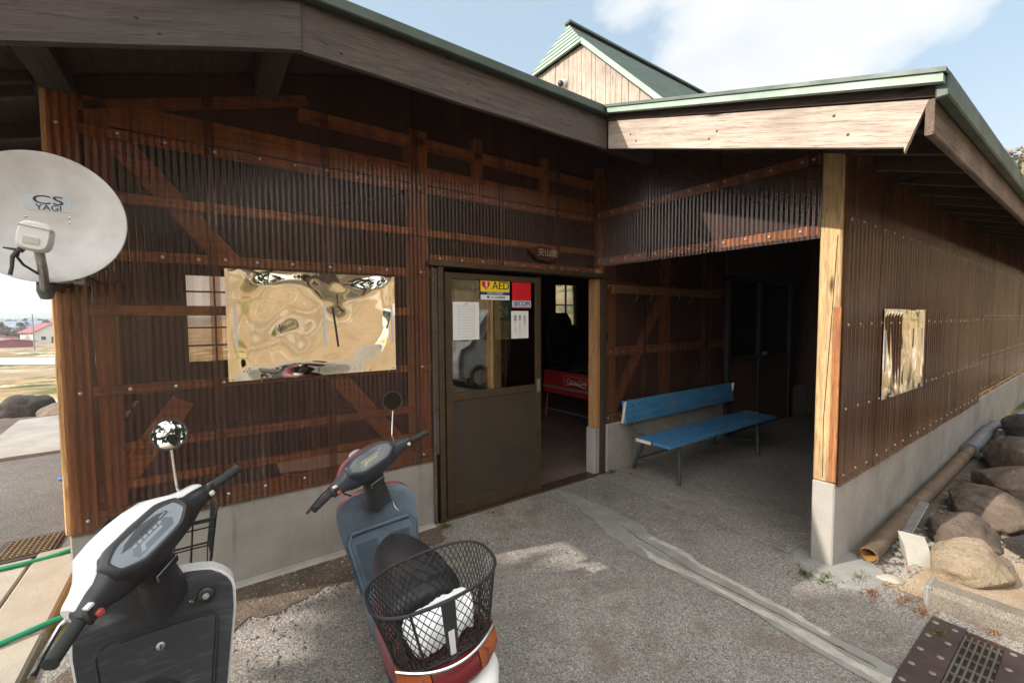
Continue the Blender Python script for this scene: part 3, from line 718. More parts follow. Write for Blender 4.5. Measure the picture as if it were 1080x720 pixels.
DOOR_Y = .0
slider(1.545, 2.51, DOOR_Y, 'closed sliding leaf with papers on its glass')
slider(1.60, 2.545, DOOR_Y+.05, 'second leaf slid behind the first')
# interior shell
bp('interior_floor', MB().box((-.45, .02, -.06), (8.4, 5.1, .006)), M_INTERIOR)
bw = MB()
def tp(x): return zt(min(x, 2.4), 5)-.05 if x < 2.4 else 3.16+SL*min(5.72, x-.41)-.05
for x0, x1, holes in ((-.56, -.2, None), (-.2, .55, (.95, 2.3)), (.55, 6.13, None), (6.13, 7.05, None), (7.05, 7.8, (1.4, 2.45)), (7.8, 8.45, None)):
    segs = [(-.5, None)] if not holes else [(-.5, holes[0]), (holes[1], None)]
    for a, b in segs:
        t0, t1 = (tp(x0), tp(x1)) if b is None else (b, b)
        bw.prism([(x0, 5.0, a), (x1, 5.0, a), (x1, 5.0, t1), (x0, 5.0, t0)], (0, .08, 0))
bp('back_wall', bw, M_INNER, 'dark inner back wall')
def window(x0, x1, z0, z1, nx_, nz_):
    fr = MB()
    for i in range(nx_+1):
        x = x0+(x1-x0)*i/nx_; w = .03 if i in (0, nx_) else .012; fr.box((x-w, 5.0, z0), (x+w, 5.05, z1))
    for j in range(nz_+1):
        z = z0+(z1-z0)*j/nz_; w = .03 if j in (0, nz_) else .012; fr.box((x0, 5.002, z-w), (x1, 5.048, z+w))
    o = bp('window', fr, M_DARKWOODY)
    link('glass_pane', MB().box((x0, 5.03, z0), (x1, 5.034, z1)), M_CLEAR, o)
window(-.2, .55, .95, 2.3, 2, 5)
window(7.05, 7.8, 1.4, 2.45, 2, 2)
sw_ = MB()
for y0, y1, z0, z1 in ((.14, .5, -.4, 2.78), (.5, 2.9, -.4, .75), (.5, 2.9, 2.2, 2.78), (2.9, 5.08, -.4, 2.78)): sw_.box((-.595, y0, z0), (-.56, y1, z1))
bp('side_wall', sw_, M_FRAMEWOODZ, 'left side wall of amber boards')
sf = MB()
for y in (.5, 1.1, 1.7, 2.3, 2.9): sf.box((-.6, y-.02, .75), (-.555, y+.02, 2.2))
for z in (.75, 1.475, 2.2): sf.box((-.598, .5, z-.018), (-.557, 2.9, z+.018))
so = bp('window', sf, M_DARKWOODY, 'unseen side window added to let sun into the shop')  # unseen window, added so sunlight brightens the dark interior
link('glass_pane', MB().box((-.58, .5, .75), (-.576, 2.9, 2.2)), M_CLEAR, so)
bp('side_wall', MB().prism([(8.4, .16, -.4), (8.4, 5.08, -.4), (8.4, 5.08, 4.84), (8.4, .16, 3.31)], (.06, 0, 0)), M_INNER)

# ------------- gabled upper storey behind
G = empty('gabled_house', (8.6, 3.87, 3.2), 'tall gabled roof with silvered plank gable and dark green shingles rising behind the porch roof', 'house')
def gp(name, mb, m, smooth=False, parent=None, label=None):
    mb = MB().add([tuple(Vector(p)-Vector(G.location)) for p in mb.v], mb.f) if parent is None else mb
    o = link(name, mb, m, parent or G, smooth)
    if label: o['label'] = label
    return o
RY, RZ, GS = 3.87, 7.70, 1.02
def gz(y): return RZ-GS*abs(y-RY)
pk = MB(); y = .45; rnd = random.Random(3)
while y < 7.3:
    w = rnd.uniform(.085, .15); a, b = y+.004, y+w-.004; off = rnd.uniform(0, .012)
    ta, tb = min(gz(a)-.1, 6.80), min(gz(b)-.1, 6.80)
    if min(ta, tb) > 3.25: pk.prism([(6.10-off, a, 3.2), (6.10-off, b, 3.2), (6.10-off, b, tb), (6.10-off, a, ta)], (.03, 0, 0))
    y += w
gp('gable_wall', pk, M_PLANK, label='silvered vertical plank gable')
gp('wall', MB().box((6.16, .55, 3.1), (11.0, 7.2, 4.2)), M_PLANK)
def shingle_mat():
    m, nt, out = newmat('dark green shingles'); v = coords(nt)
    br = N(nt, 'ShaderNodeTexBrick'); br.inputs['Scale'].default_value = 1; br.inputs['Brick Width'].default_value = .3; br.inputs['Row Height'].default_value = .12
    br.inputs['Mortar Size'].default_value = .008; br.inputs['Color1'].default_value = (.025, .05, .04, 1); br.inputs['Color2'].default_value = (.055, .085, .07, 1); br.inputs['Mortar'].default_value = (.008, .012, .01, 1)
    mp = coords(nt, (1, 1.43, 1)); L(nt, mp, br.inputs['Vector'])
    col = mix(nt, br.outputs['Color'], (.09, .115, .1, 1), ramp(nt, noise_(nt, coords(nt, (.6, 6, 1)), 2, 5), [(.45, 0), (.7, .6)]))
    bsdf(nt, out, col, .75, 0, .3, br.outputs['Fac'], -.5, .01); return m
M_SHING = shingle_mat()
f = MB().prism([(6.0, .30, gz(.30)), (13.6, .30, gz(.30)), (13.6, RY, RZ), (6.47, RY, RZ), (6.02, 3.04, gz(3.04))], (0, .06, -.06))
gp('roof', f, M_SHING, label='dark green shingled slope')
f = MB().prism([(6.0, 7.44, gz(7.44)), (13.6, 7.44, gz(7.44)), (13.6, RY+.002, RZ), (6.47, RY+.002, RZ), (6.02, 4.70, gz(4.70))], (0, -.06, -.06))
gp('roof', f, M_SHING)
hp = MB(); nst = 7
for i in range(nst):
    t0, t1 = i/nst, (i+1)/nst
    A = Vector((6.0, 3.02, 6.80)); Bq = Vector((6.0, 4.72, 6.80)); T = Vector((6.46, RY, 7.70))
    a0, b0, a1, b1 = A.lerp(T, t0), Bq.lerp(T, t0), A.lerp(T, t1), Bq.lerp(T, t1)
    sh = Vector((-.02, 0, 0))
    hp.prism([a0+sh, b0+sh, b1, a1], (.04, 0, -.01))
gp('hip_cladding', hp, M_FLASHPALE, label='pale green lapped metal half hip')
gp('ridge_cap', MB().beam((6.40, RY, RZ+.03), (13.6, RY, RZ+.03), .16, .05), M_FLASH)
gp('verge_trim', MB().prism([(5.985, y_, gz(y_)+dz) for y_, dz in ((3.05, .01), (.3, .01), (.3, -.10), (3.05, -.10))], (.05, 0, 0)), M_FLASHPALE)
cp = Vector((6.085, 3.60, 6.28))
o = gp('security_camera', MB().lathe([(.0, 0), (.075, 0), (.08, .04), (.07, .08), (.0, .09)], cp, (-1, 0, 0), 16), M_WHITE, True)
o2 = gp('conduit', MB().tube([cp+Vector((0, -.02, -.07)), cp+Vector((0, -.03, -.35))], .012, 6), M_WHITE)
mbd = MB().lathe([(.062, 0), (.06, .03), (.045, .055), (.02, .068), (.0, .07)], cp+Vector((-.09, 0, -.02)), (-1, 0, -.3), 16)
o3 = link('dome', MB().add([tuple(Vector(p)-Vector(G.location)) for p in mbd.v], mbd.f), M_BLACKPL, o, True)

# ------------------------------------------------------------------ mirror film sheets on the walls
def film_mat(seed):
    m, nt, out = newmat('gold mirror film'); v = coords(nt)
    bsdf(nt, out, mix(nt, (.93, .86, .72, 1), (.86, .78, .62, 1), ramp(nt, noise_(nt, v, 5, 3), [(.4, 0), (.6, 1)])), .025, 1); return m
M_FILM = film_mat(0)
def film(x0, x1, z0, z1, y, seed, amp, vert, label, tapes):
    E_ = empty('mirror_film', ((x0+x1)/2, y, z0), label, 'mirror film', 'crinkled mirror films on the cladding')
    ox, oz = (x0+x1)/2, z0
    def dep(x, z):
        p = Vector((x*(1 if not vert else 1.6), z*(1 if not vert else .55), seed))
        e = min(x-x0, x1-x, z-z0, z1-z); k = sstep(-.02, .1, e)
        n1 = noise.noise(p*2.3); n2 = noise.noise(p*5.2+Vector((4, 1, 0))+Vector((n1, n1, 0))*.6)
        rid = 1-abs(noise.noise(p*3.1+Vector((9, 3, 2))))*2
        return amp*k*(1.35*n1+.52*n2+(.14*max(0, rid)**3 if vert else 0)+.02*noise.noise(p*13))
    fn = lambda u, v: (x0+(x1-x0)*u-ox, -dep(x0+(x1-x0)*u, z0+(z1-z0)*v)-.004, z0+(z1-z0)*v-oz)
    link('film', MB().slab(fn, lambda u, v: (0, .002, 0), 110, 80), M_FILM, E_, True, angle=80)
    for tx, ta, tb, lean, mm in tapes:
        n = 8; mb = MB(); ring = []
        for i in range(n+1):
            z = ta+(tb-ta)*i/n; x = tx+lean*(i/n); yy = -dep(x, z)-.0055
            ring.append([(x-.006-ox, yy, z-oz), (x+.006-ox, yy, z-oz), (x+.006-ox, yy-.0015, z-oz), (x-.006-ox, yy-.0015, z-oz)])
        link('tape_strip', mb.loft(ring), mm, E_)
    for i in range(7):
        for z in (z0+.012, z1-.012):
            x = x0+.02+(x1-x0-.04)*i/6
            link('screw', MB().lathe([(.007, 0), (.005, .004), (.0003, .006)], (x-ox, -.006, z-oz), (0, -1, 0), 8), M_SCREW, E_)
    return E_
M_TAPES = plain('silver tape', (.62, .66, .74, 1), (.55, .6, .7, 1), 10, .35, .3)
film(.118, 1.132, 1.238, 1.90, -.024, 5.0, .021, False, 'wide crinkled gold mirror film screwed to the wall left of the sliding door',
     [(.165, 1.43, 1.70, -.004, M_TAPES), (.655, 1.43, 1.70, 0, M_TAPES), (.735, 1.42, 1.68, -.03, M_BLACKINK), (1.115, 1.43, 1.70, -.008, M_TAPES)])
film(3.955, 5.06, .995, 1.652, -2.078, 8.0, .028, True, 'crumpled upright mirror film on the long side wall right of the porch post',
     [(4.02, 1.2, 1.5, .01, M_TAPES), (4.62, 1.35, 1.5, 0, M_BLACKINK), (5.0, 1.25, 1.5, 0, M_TAPES)])

# ------------------------------------------------------------------ papers and stickers on the door glass
GY = DOOR_Y+.0115
def card(x0, x1, z0, z1, m, name, label, cat, y=GY, parent=None):
    mb = MB().box((x0, y-.0012, z0), (x1, y, z1))
    if parent is None: return tag(link(name, mb, m), label, cat)
    return link(name, MB().add([tuple(Vector(p)-parent.location) for p in mb.v], mb.f), m, parent)
def ink(txt, size, x, z, parent, m, name='lettering', y=GY-.0022, sx=1, shear=0, align='CENTER', sp=1.0):
    o = Vector(parent.location)
    mb = text_mb(txt, size, lambda p: (x+p.x*sx-o.x, y-p.z-o.y, z+p.y-o.z), shear=shear, align=align, spacing=sp)
    return link(name, mb, m, parent, fix=False)
def px_note(): pass
# yellow AED sticker
s = empty('aed_sticker', (2.02, GY, 1.757), 'yellow AED sticker with a red heart at the top of the door glass', 'sticker')
card(1.877, 2.168, 1.823, 1.925, M_YELLOW, 'yellow_panel', None, None, parent=s)
card(1.877, 2.168, 1.798, 1.8225, M_BLUEINK, 'blue_band', None, None, parent=s)
card(1.877, 2.168, 1.757, 1.7975, M_PAPER, 'white_band', None, None, parent=s)
ink('AED', .092, 2.077, 1.874, s, M_BLACKINK, y=GY-.0024)
ink('AED', .092, 2.0785, 1.874, s, M_BLACKINK, y=GY-.0026)
ink('自動体外式除細動器', .018, 2.02, 1.81, s, M_PAPER)
ink('♥ ＡＥＤ設置施設', .022, 2.03, 1.777, s, M_BLUEINK)
hp = []
for k in range(28):
    t = 2*PI*k/28
    hp.append((.0026*16*math.sin(t)**3, .0026*(13*math.cos(t)-5*math.cos(2*t)-2*math.cos(3*t)-math.cos(4*t))))
link('heart', MB().prism([(1.927+a-s.location.x, -.0022, 1.878+b-s.location.z) for a, b in hp], (0, -.001, 0)), M_RED, s)
bolt = [(.004, .03), (-.012, -.002), (.0, -.002), (-.006, -.032), (.016, .006), (.004, .006), (.014, .03)]
link('bolt_mark', MB().prism([(1.93+a-s.location.x, -.0034, 1.875+b-s.location.z) for a, b in bolt], (0, -.001, 0)), M_PAPER, s)
# red security sticker
s = empty('security_sticker', (2.30, GY, 1.688), 'red square security company sticker with blue lettering beside the yellow AED sticker', 'sticker')
card(2.196, 2.402, 1.755, 1.928, M_RED, 'red_panel', None, None, parent=s)
card(2.196, 2.402, 1.70, 1.7545, plain('pale blue panel', (.55, .68, .76, 1), None, 3, .5), 'blue_panel', None, None, parent=s)
card(2.196, 2.402, 1.688, 1.6995, M_RED, 'red_band', None, None, parent=s)
ink('SECOM', .058, 2.299, 1.727, s, M_BLUEINK, sx=.95)
ink('SECOM', .058, 2.301, 1.727, s, M_BLUEINK, y=GY-.0025, sx=.95)
ink('セコム', .02, 2.30, 1.80, s, plain('dull red ink', (.3, .02, .03, 1), None, 3, .5))
# timetable paper
s = empty('timetable_sheet', (1.685, GY, 1.42), 'white sheet printed with a fine grid of figures on the left of the door glass', 'paper notice')
card(1.617, 1.86, 1.43, 1.735, M_PAPER, 'paper', None, None, parent=s)
s2 = s
ink('4月', .018, 1.74, 1.718, s, M_BLACKINK)
rnd = random.Random(5)
for r_ in range(12):
    z = 1.70-r_*.0225
    ink('   '.join('%2d' % rnd.randint(1, 59) for _ in range(7)), .0135, 1.739, z, s, M_GREYINK, 'row_of_figures')
# handwritten notice, three upright columns
s = empty('door_notice', (2.31, GY, 1.42), 'white notice with three upright columns of black writing below the red sticker', 'paper notice')
card(2.185, 2.372, 1.425, 1.665, M_PAPER, 'paper', None, None, parent=s)
for cx, txt in ((2.328, '本営業日'), (2.277, '裏所へまわって下'), (2.228, '御願いします')):
    for k, ch in enumerate(txt):
        ink(ch, .021 if k > 1 else .026, cx, 1.614-.0255*k, s, M_BLACKINK if k < 2 else M_GREYINK, 'character')
# poster with 24 seen behind the notice
s = empty('poster', (2.15, GY+.012, 1.42), 'green and yellow poster numbered 24 behind the upright notice', 'poster')
gy2 = GY+.013
card(2.02, 2.28, 1.58, 1.755, plain('poster green', (.1, .3, .22, 1), (.18, .4, .33, 1), 9, .6), 'green_panel', None, None, y=gy2, parent=s)
card(2.02, 2.28, 1.42, 1.5795, plain('poster cream', (.62, .55, .3, 1), (.5, .5, .3, 1), 6, .6), 'cream_panel', None, None, y=gy2, parent=s)
card(2.02, 2.06, 1.585, 1.755, plain('poster yellow', (.6, .5, .25, 1), None, 6, .6), 'yellow_edge', None, None, y=gy2-.0013, parent=s)
ink('24', .135, 2.115, 1.655, s, M_PAPER, sx=.72, y=gy2-.003)
for k in range(5): ink('— ー ‥ ー —', .022, 2.14, 1.555-.027*k, s, M_GREYINK, 'line_of_print', y=gy2-.003)
# boat shaped name board
s = empty('name_board', (2.51, -.03, 2.10), 'boat shaped dark wooden name board with carved pale characters above the door', 'sign')
pl = []
for k in range(25):
    t = k/24; pl.append((-.19+.38*t, .058+.008*math.sin(t*6)-.03*(2*t-1)**2))
bl = [( .19-.38*k/24, -.06+.085*abs(2*k/24-1)**2.4+.004*math.sin(k)) for k in range(25)]
link('board', MB().prism([(a, -.012, .07+b) for a, b in pl+bl], (0, -.028, 0)), wood('dark name board', (.065, .024, .014), (.022, .01, .007), 'X', rough=.3), s)
mb = text_mb('天山閣', .072, lambda p: (.02+p.x*1.05, -.0415-p.z, .075+p.y), depth=.001)
link('lettering', mb, plain('carved pale paint', (.42, .34, .24, 1), None, 30, .7), s, fix=False)

# ------------------------------------------------------------------ satellite dish
DC = Vector((-.522, -.45, 2.029)); dn = Vector((-.052, -.998, -.017)).normalized(); dx = Vector((.999, -.052, 0)).normalized(); dz = -dn.cross(dx)
if dz.z < 0: dz = -dz
D_ = empty('satellite_dish', (-.53, -.06, 1.74), 'off white satellite dish bracketed to the corner post at the left', 'satellite dish')
def DL(x, z, n): return DC+dx*x+dz*z+dn*n-D_.location
R_d = .26
mb = MB(); rings = []
prof = [(r/12*R_d, -.05*(1-(r/12)**2)) for r in range(13)]+[(R_d+.006, .0), (R_d+.008, -.006), (R_d+.004, -.012)]+[(r/12*R_d, -.05*(1-(r/12)**2)-.006) for r in range(12, -1, -1)]
rings = [[DL(max(r, 1e-4)*math.cos(2*PI*k/64), max(r, 1e-4)*math.sin(2*PI*k/64), n) for k in range(64)] for r, n in prof]
link('reflector', MB().loft(rings), M_DISH, D_, True, angle=50)
def onface(x, z, lift=.0015): return -.05*(1-(x*x+z*z)/R_d**2)+lift
lab = MB().grid(lambda u, v: DL(-.06+.142*u, .035+.06*v, onface(-.06+.142*u, .035+.06*v, .0012)), 8, 5)
lb = link('label', lab, plain('pale label', (.66, .72, .78, 1), None, 3, .4), D_, fix=False)
ink_m = plain('label black', (.03, .03, .04, 1), None, 4, .5)
for t_, s_, zz, sx in (('CS', .05, .078, 1.7), ('YAGI', .032, .048, 1.12)):
    mb = text_mb(t_, s_, lambda p: DL(.011+p.x*sx, zz+p.y, onface(.011+p.x*sx, zz+p.y, .0025)+p.z), depth=.0003)
    link('lettering', mb, ink_m, D_, fix=False)
for a, b in ((-.06, .005), (.072, -.006), (.072, .06-.045), (-.06, -.06)):
    link('rivet', MB().lathe([(.006, 0), (.004, .002), (.0003, .003)], DL(a, b, onface(a, b, 0)), dn, 10), M_CHROME, D_, True)
# feed arm, feed, bracket
W = lambda *p: Vector(p)-D_.location
link('feed_arm', MB().tube([W(-.545, -.33, 1.735), W(-.537, -.40, 1.745), W(-.517, -.5, 1.79), W(-.499, -.63, 1.868), W(-.497, -.645, 1.90)], .0155, 10), M_STEEL, D_, True)
fb = MB().loft([superring(0, 0, w_, h_, y_, 20, 3.4) for w_, h_, y_ in ((.034, .042, -.035), (.046, .054, -.022), (.048, .056, .02), (.04, .047, .034))])
ca, sa = math.cos(.2), math.sin(.2)
def FB(p): return W(-.500+p.x*ca+p.z*sa, -.655-p.y-.1*p.z, 1.918-p.x*sa+p.z*ca)
link('feed_horn', fb.xf(FB), M_WHITE, D_, True)
link('feed_label', MB().box((-.025, .0335, -.03), (.018, .037, -.006)).xf(FB), plain('beige label', (.6, .57, .5, 1), None, 9, .6), D_)
link('feed_lid', MB().tube([FB(Vector(q_)) for q_ in ((-.046, .022, .03), (-.04, .036, .034), (.04, .036, .034), (.046, .022, .03))], .0025, 6), M_DISH, D_, True)
link('mast', MB().tube([DL(0, -.05, -.06), DL(0, -.05, -.17), DL(0, -.1, -.22), DL(0, -.25, -.24)], .019, 12), M_STEEL, D_, True)
link('bracket', MB().box((-.6, -.21, 1.775), (-.44, -.19, 1.815), .003).box((-.6, -.2, 1.74), (-.56, .0, 1.815), .003).box((-.5, -.2, 1.775), (-.45, .0, 1.812), .003).xf(lambda p: p-D_.location), M_STEEL, D_)
for bx in (-.575, -.535, -.47): link('bolt', MB().lathe([(.009, 0), (.007, .006), (.0003, .008)], W(bx, -.21, 1.795), (0, -1, 0), 6), M_RUST, D_)
link('arm_foot', MB().tube([W(-.545, -.345, 1.765), W(-.548, -.33, 1.73), W(-.55, -.32, 1.70)], [.028, .03, .02], 10), M_GREYPVC, D_, True)
link('cable', MB().tube([W(-.543, -.66, 1.872), W(-.552, -.655, 1.84), W(-.545, -.62, 1.815), W(-.53, -.5, 1.79), W(-.515, -.4, 1.765), W(-.5, -.25, 1.75), W(-.46, -.06, 1.83), W(-.444, -.05, 1.838), W(-.384, -.06, 1.862), W(-.345, -.06, 1.838), W(-.335, -.06, 1.80), W(-.366, -.06, 1.785), W(-.412, -.06, 1.793), W(-.47, -.06, 1.83)], .0048, 7), M_BLACKPL, D_, True)
link('cable', MB().tube([W(-.545, -.66, 1.868), W(-.562, -.662, 1.84), W(-.566, -.66, 1.80), W(-.572, -.66, 1.772)], [.008, .007, .006, .007], 7), M_BLACKPL, D_, True)
link('cable_boot', MB().tube([W(-.528, -.66, 1.892), W(-.545, -.66, 1.86)], [.015, .010], 10), M_BLACKPL, D_, True)
link('cable_boot', MB().tube([W(-.585, -.66, 1.872), W(-.545, -.66, 1.866)], [.003, .006], 8), M_BLACKPL, D_, True)

# ------------------------------------------------------------------ blue bench in the porch
bn = empty('bench', (4.5, -.4, 0), 'worn blue plank bench on rusty tube legs against the porch wall', 'bench')
def bq(name, mb, m, smooth=False, parent=None):
    return link(name, mb.xf(lambda p: p-bn.location), m, parent or bn, smooth)
def plank(name, p0, p1, axis_y, w, t, tilt=0, m=M_BENCHBLUE):
    rings = []
    n = 16
    for i in range(n+1):
        x = p0[0]+(p1[0]-p0[0])*i/n; c = Vector((x, p0[1], p0[2]+.004*noise.noise(Vector((x*2, p0[1], 3)))))
        a, b = Vector((0, math.cos(tilt), math.sin(tilt)))*w/2, Vector((0, -math.sin(tilt), math.cos(tilt)))*t/2
        e = .85
        rings.append([c-a+b*e, c-a*.97+b, c+a*.97+b, c+a+b*e, c+a-b*e, c+a*.97-b, c-a*.97-b, c-a-b*e])
    return bq(name, MB().loft(rings), m, True)
plank('seat', (3.43, -.63, .412), (5.52, -.63, .412), 1, .185, .03)
plank('seat', (3.42, -.435, .412), (5.53, -.435, .412), 1, .175, .03)
plank('backrest', (3.53, -.105, .62), (5.67, -.105, .62), 1, .235, .028, math.radians(80))
for xa in (3.418, 5.53): bq('end_cap', MB().box((xa-.004, -.52, .397), (xa+.002, -.35, .427)), M_CREAM)
for xa in (3.527, 5.673): bq('end_cap', MB().box((xa-.003, -.015, -.117), (xa+.003, .015, .117)).xf(lambda p: (p.x, -.105+p.y*1.0-p.z*.17, .62+p.z)), M_CREAM)
for xa in (3.66, 5.2):
    bq('leg', MB().tube([(xa-.02, -.68, 0), (xa, -.665, .2), (xa, -.655, .398)], .021, 10), M_TEALSTEEL, True)
    bq('leg', MB().tube([(xa+.03, -.10, 0), (xa, -.2, .2), (xa, -.27, .38)], .02, 10), M_TEALSTEEL, True)
    bq('stretcher', MB().tube([(xa, -.67, .16), (xa+.01, -.16, .13)], .009, 8), M_TEALSTEEL, True)
    bq('cross_bar', MB().tube([(xa, -.7, .392), (xa, -.27, .392), (xa, -.17, .40), (xa, -.10, .46), (xa, -.088, .52), (xa, -.06, .745)], .012, 8), M_TEALSTEEL, True)
bq('stretcher', MB().tube([(3.66, -.17, .13), (5.2, -.17, .13)], .008, 8), M_TEALSTEEL, True)

for xa in (3.66, 5.2):
    for y in (-.68, -.58, -.47, -.39): bq('bolt', MB().lathe([(.010, 0), (.008, .004), (.0004, .005)], (xa, y, .4275), (0, 0, 1), 10), M_RUST, True)
    for z in (.56, .68): bq('bolt', MB().lathe([(.010, 0), (.008, .004), (.0004, .005)], (xa, -.132+(z-.56)*.17, z), (0, -1, 0), 10), M_RUST, True)
tag(link('wall_poster', MB().box((5.78, -.022, 1.42), (6.4, -.018, 2.02)), plain('faded poster', (.34, .31, .22, 1), (.24, .25, .2, 1), 3.5, .8)), 'faded beige poster behind the left pane of the porch end door', 'poster')
# ------------------------------------------------------------------ inside the shop
tb = empty('folding_table', (5.1, 1.86, 0), 'red table with black top and white drink logo on its apron inside the doorway', 'table')
def tq(name, mb, m, smooth=False): return link(name, mb.xf(lambda p: p-tb.location), m, tb, smooth)
tq('table_top', MB().box((4.57, 1.2, .765), (5.6, 2.52, .80), .004), M_BLACKTOP)
tq('apron', MB().box((4.6, 1.23, .40), (4.63, 2.5, .765), .003).box((4.6, 1.23, .40), (5.55, 1.26, .765), .003).box((4.6, 2.47, .40), (5.55, 2.5, .765), .003), M_REDTABLE)
tq('trim', MB().box((4.595, 1.22, .475), (4.6, 2.51, .515)), M_STEEL)
for y_ in (1.3, 2.42):
    tq('leg', MB().tube([(4.65, y_, .42), (4.55, y_-.05, .0)], .015, 8), M_REDTABLE, True)
    tq('leg', MB().tube([(5.5, y_, .42), (5.55, y_, .0)], .015, 8), M_REDTABLE, True)
tq('stretcher', MB().tube([(4.58, 1.27, .14), (4.58, 2.4, .14)], .012, 8), M_STEEL, True)
LY = 1.715
mb = text_mb('Coca-Cola', .105, lambda p: (4.597-p.z, LY-p.x, .625+p.y), depth=.0006, shear=.35)
tq('lettering', mb, M_PAPER)
sw = []
for k in range(13):
    t = k/12; sw.append((4.596, LY+.22-.44*t, .572+.02*math.sin(t*5.2-.6)))
tq('swoosh', MB().tube(sw, [.003+.009*math.sin(PI*k/12) for k in range(13)], 6), M_PAPER)
tq('logo_border', MB().box((4.597, LY-.27, .535), (4.599, LY-.266, .70)).box((4.597, LY+.266, .535), (4.599, LY+.27, .70)).box((4.597, LY-.27, .697), (4.599, LY+.27, .70)), M_PAPER)
M_HOOK = plain('dull hook wire', (.22, .2, .18, 1), (.12, .1, .085, 1), 30, .5, .4)
hr = empty('hook_rail', (4.3, -.03, 1.85), 'row of small wire hooks on a rail high on the porch wall above the bench', 'hook rail')
link('rail', MB().box((-.88, -.018, .0), (1.2, .01, .09), .003), wood('dark hook rail', (.15, .075, .035), (.08, .038, .018), 'X'), hr)
for k in range(7):
    x = -.55+.25*k
    link('hook', MB().tube([(x, -.02, .06), (x+.015, -.05, .03), (x+.01, -.055, -.03), (x-.025, -.05, -.08), (x-.035, -.04, -.06)], .0038, 7), M_HOOK, hr, True)
ch = empty('office_chair', (5.9, 3.9, 0), 'dark high backed chair silhouetted against the far window', 'chair')
def cq(name, mb, m): return link(name, mb.xf(lambda p: p-ch.location), m, ch, True)
cq('backrest', MB().loft([[(6.55+w_*math.cos(2*PI*k/16), 4.25+.07*math.sin(2*PI*k/16), z) for k in range(16)] for w_, z in ((.2, .5), (.36, .7), (.4, 1.2), (.34, 1.55), (.2, 1.72))]), M_BLACKTOP)
cq('seat', MB().box((6.2, 3.85, .42), (6.9, 4.3, .5), .03), M_BLACKTOP)
for a, b in ((6.25, 3.9), (6.85, 3.9), (6.25, 4.25), (6.85, 4.25)): cq('leg', MB().tube([(a, b, 0), (a, b, .42)], .02, 8), M_BLACKTOP)
cb = empty('counter', (4.2, 4.4, 0), 'dark cupboard standing along the inner back wall', 'cupboard')
link('carcass', MB().box((-.9, -.25, 0), (1.2, .3, 1.55), .01), M_INNER, cb)
for k in range(3): link('door', MB().box((-.88+.7*k, -.275, .05), (-.2+.7*k, -.252, 1.5), .004), M_INNER, cb)

# ------------------------------------------------------------------ right hand side: pipes, rocks, drain
pp = empty('drain_pipe', (5.4, -2.15, 0), 'long brown stained pipe lying open ended along the side wall', 'pipe')
def pr(p): return Vector(p)-pp.location
px = [(3.46, -2.17, .054), (4.4, -2.155, .066), (5.7, -2.15, .085), (7.0, -2.14, .11)]
ro, ri = .052, .045
def ringpts(c, r, d=Vector((1, .01, .02)).normalized()):
    u = Vector((0, 0, 1)); u = (u-d*u.dot(d)).normalized(); w_ = d.cross(u)
    return [pr(Vector(c)+(u*math.cos(2*PI*k/20)+w_*math.sin(2*PI*k/20))*r) for k in range(20)]
link('pipe_wall', MB().loft([ringpts(c, ro) for c in px]+[ringpts(c, ri) for c in px[::-1]]+[ringpts(px[0], ro)], cap=False), M_CLAY, pp, True)
link('pipe_lining', MB().loft([ringpts((3.463, -2.17, .062), ri-.001), ringpts((4.4, -2.155, .066), ri-.001)], cap=False), M_OCHRE, pp, True)
gpz = empty('grey_pipe', (7.7, -2.2, 0), 'grey plastic pipe sleeve with a bend at the far end of the brown pipe', 'pipe')
gq = lambda pts: [Vector(p)-gpz.location for p in pts]
link('sleeve', MB().tube(gq([(6.9, -2.142, .11), (6.94, -2.142, .11), (6.94, -2.142, .111), (8.2, -2.14, .15)]), [.075, .075, .066, .066], 16), M_GREYPVC, gpz, True)
link('bend', MB().tube(gq([(8.2, -2.14, .15), (8.45, -2.15, .17), (8.58, -2.22, .16), (8.5, -2.30, .14), (8.0, -2.31, .12), (7.3, -2.30, .11)]), .058, 14), M_GREYPVC, gpz, True)
tag(link('hose_bundle', MB().tube([(8.7, -2.2, .1), (8.9, -2.3, .25), (9.1, -2.35, .28), (9.2, -2.3, .1)], .05, 10).tube([(8.8, -2.3, .08), (9.05, -2.42, .2), (9.3, -2.4, .15), (9.4, -2.35, .02)], .045, 10), M_GREYPVC, smooth=True), 'short ribbed grey hoses heaped beyond the grey pipe bend', 'hose')
tag(link('metal_strip', MB().beam((3.92, -2.24, .05), (4.62, -2.21, .12), .06, .018), M_STEEL), 'flat galvanised strip leaning beside the brown pipe', 'metal strip')
rk = [((4.42, -2.46, .13), (.36, .20, .17), 1, M_ROCK, 'smooth brown boulder with a sunlit tip nearest the sandy rock', .1),
      ((5.0, -2.52, .17), (.42, .25, .22), 2, M_ROCK, 'reddish brown boulder behind the one with the sunlit tip', .2),
      ((5.75, -2.62, .22), (.48, .3, .24), 3, M_ROCK, 'big rounded boulder third back along the side wall', -.1),
      ((6.7, -2.55, .26), (.6, .3, .28), 4, M_ROCK, 'low broad boulder beside the grey pipes', .15),
      ((4.55, -2.86, .05), (.42, .24, .2), 5, M_ROCKDARK, 'dark bluish rock in shade above the sand', .25),
      ((3.86, -2.56, .03), (.27, .19, .19), 6, M_ROCKTAN, 'sunlit sandy rock with a dark crack above the kerb stone', -.2),
      ((8.0, -2.6, .3), (.5, .35, .35), 7, M_ROCKDARK, 'dark rock by the far end of the side wall', .3),
      ((5.3, -2.98, .12), (.4, .26, .22), 8, M_ROCKDARK, 'dark rock at the right edge behind the bluish rock', .0),
      ((6.1, -3.05, .2), (.5, .3, .28), 12, M_ROCK, 'brown rock at the right edge below the broad boulder', .0)]
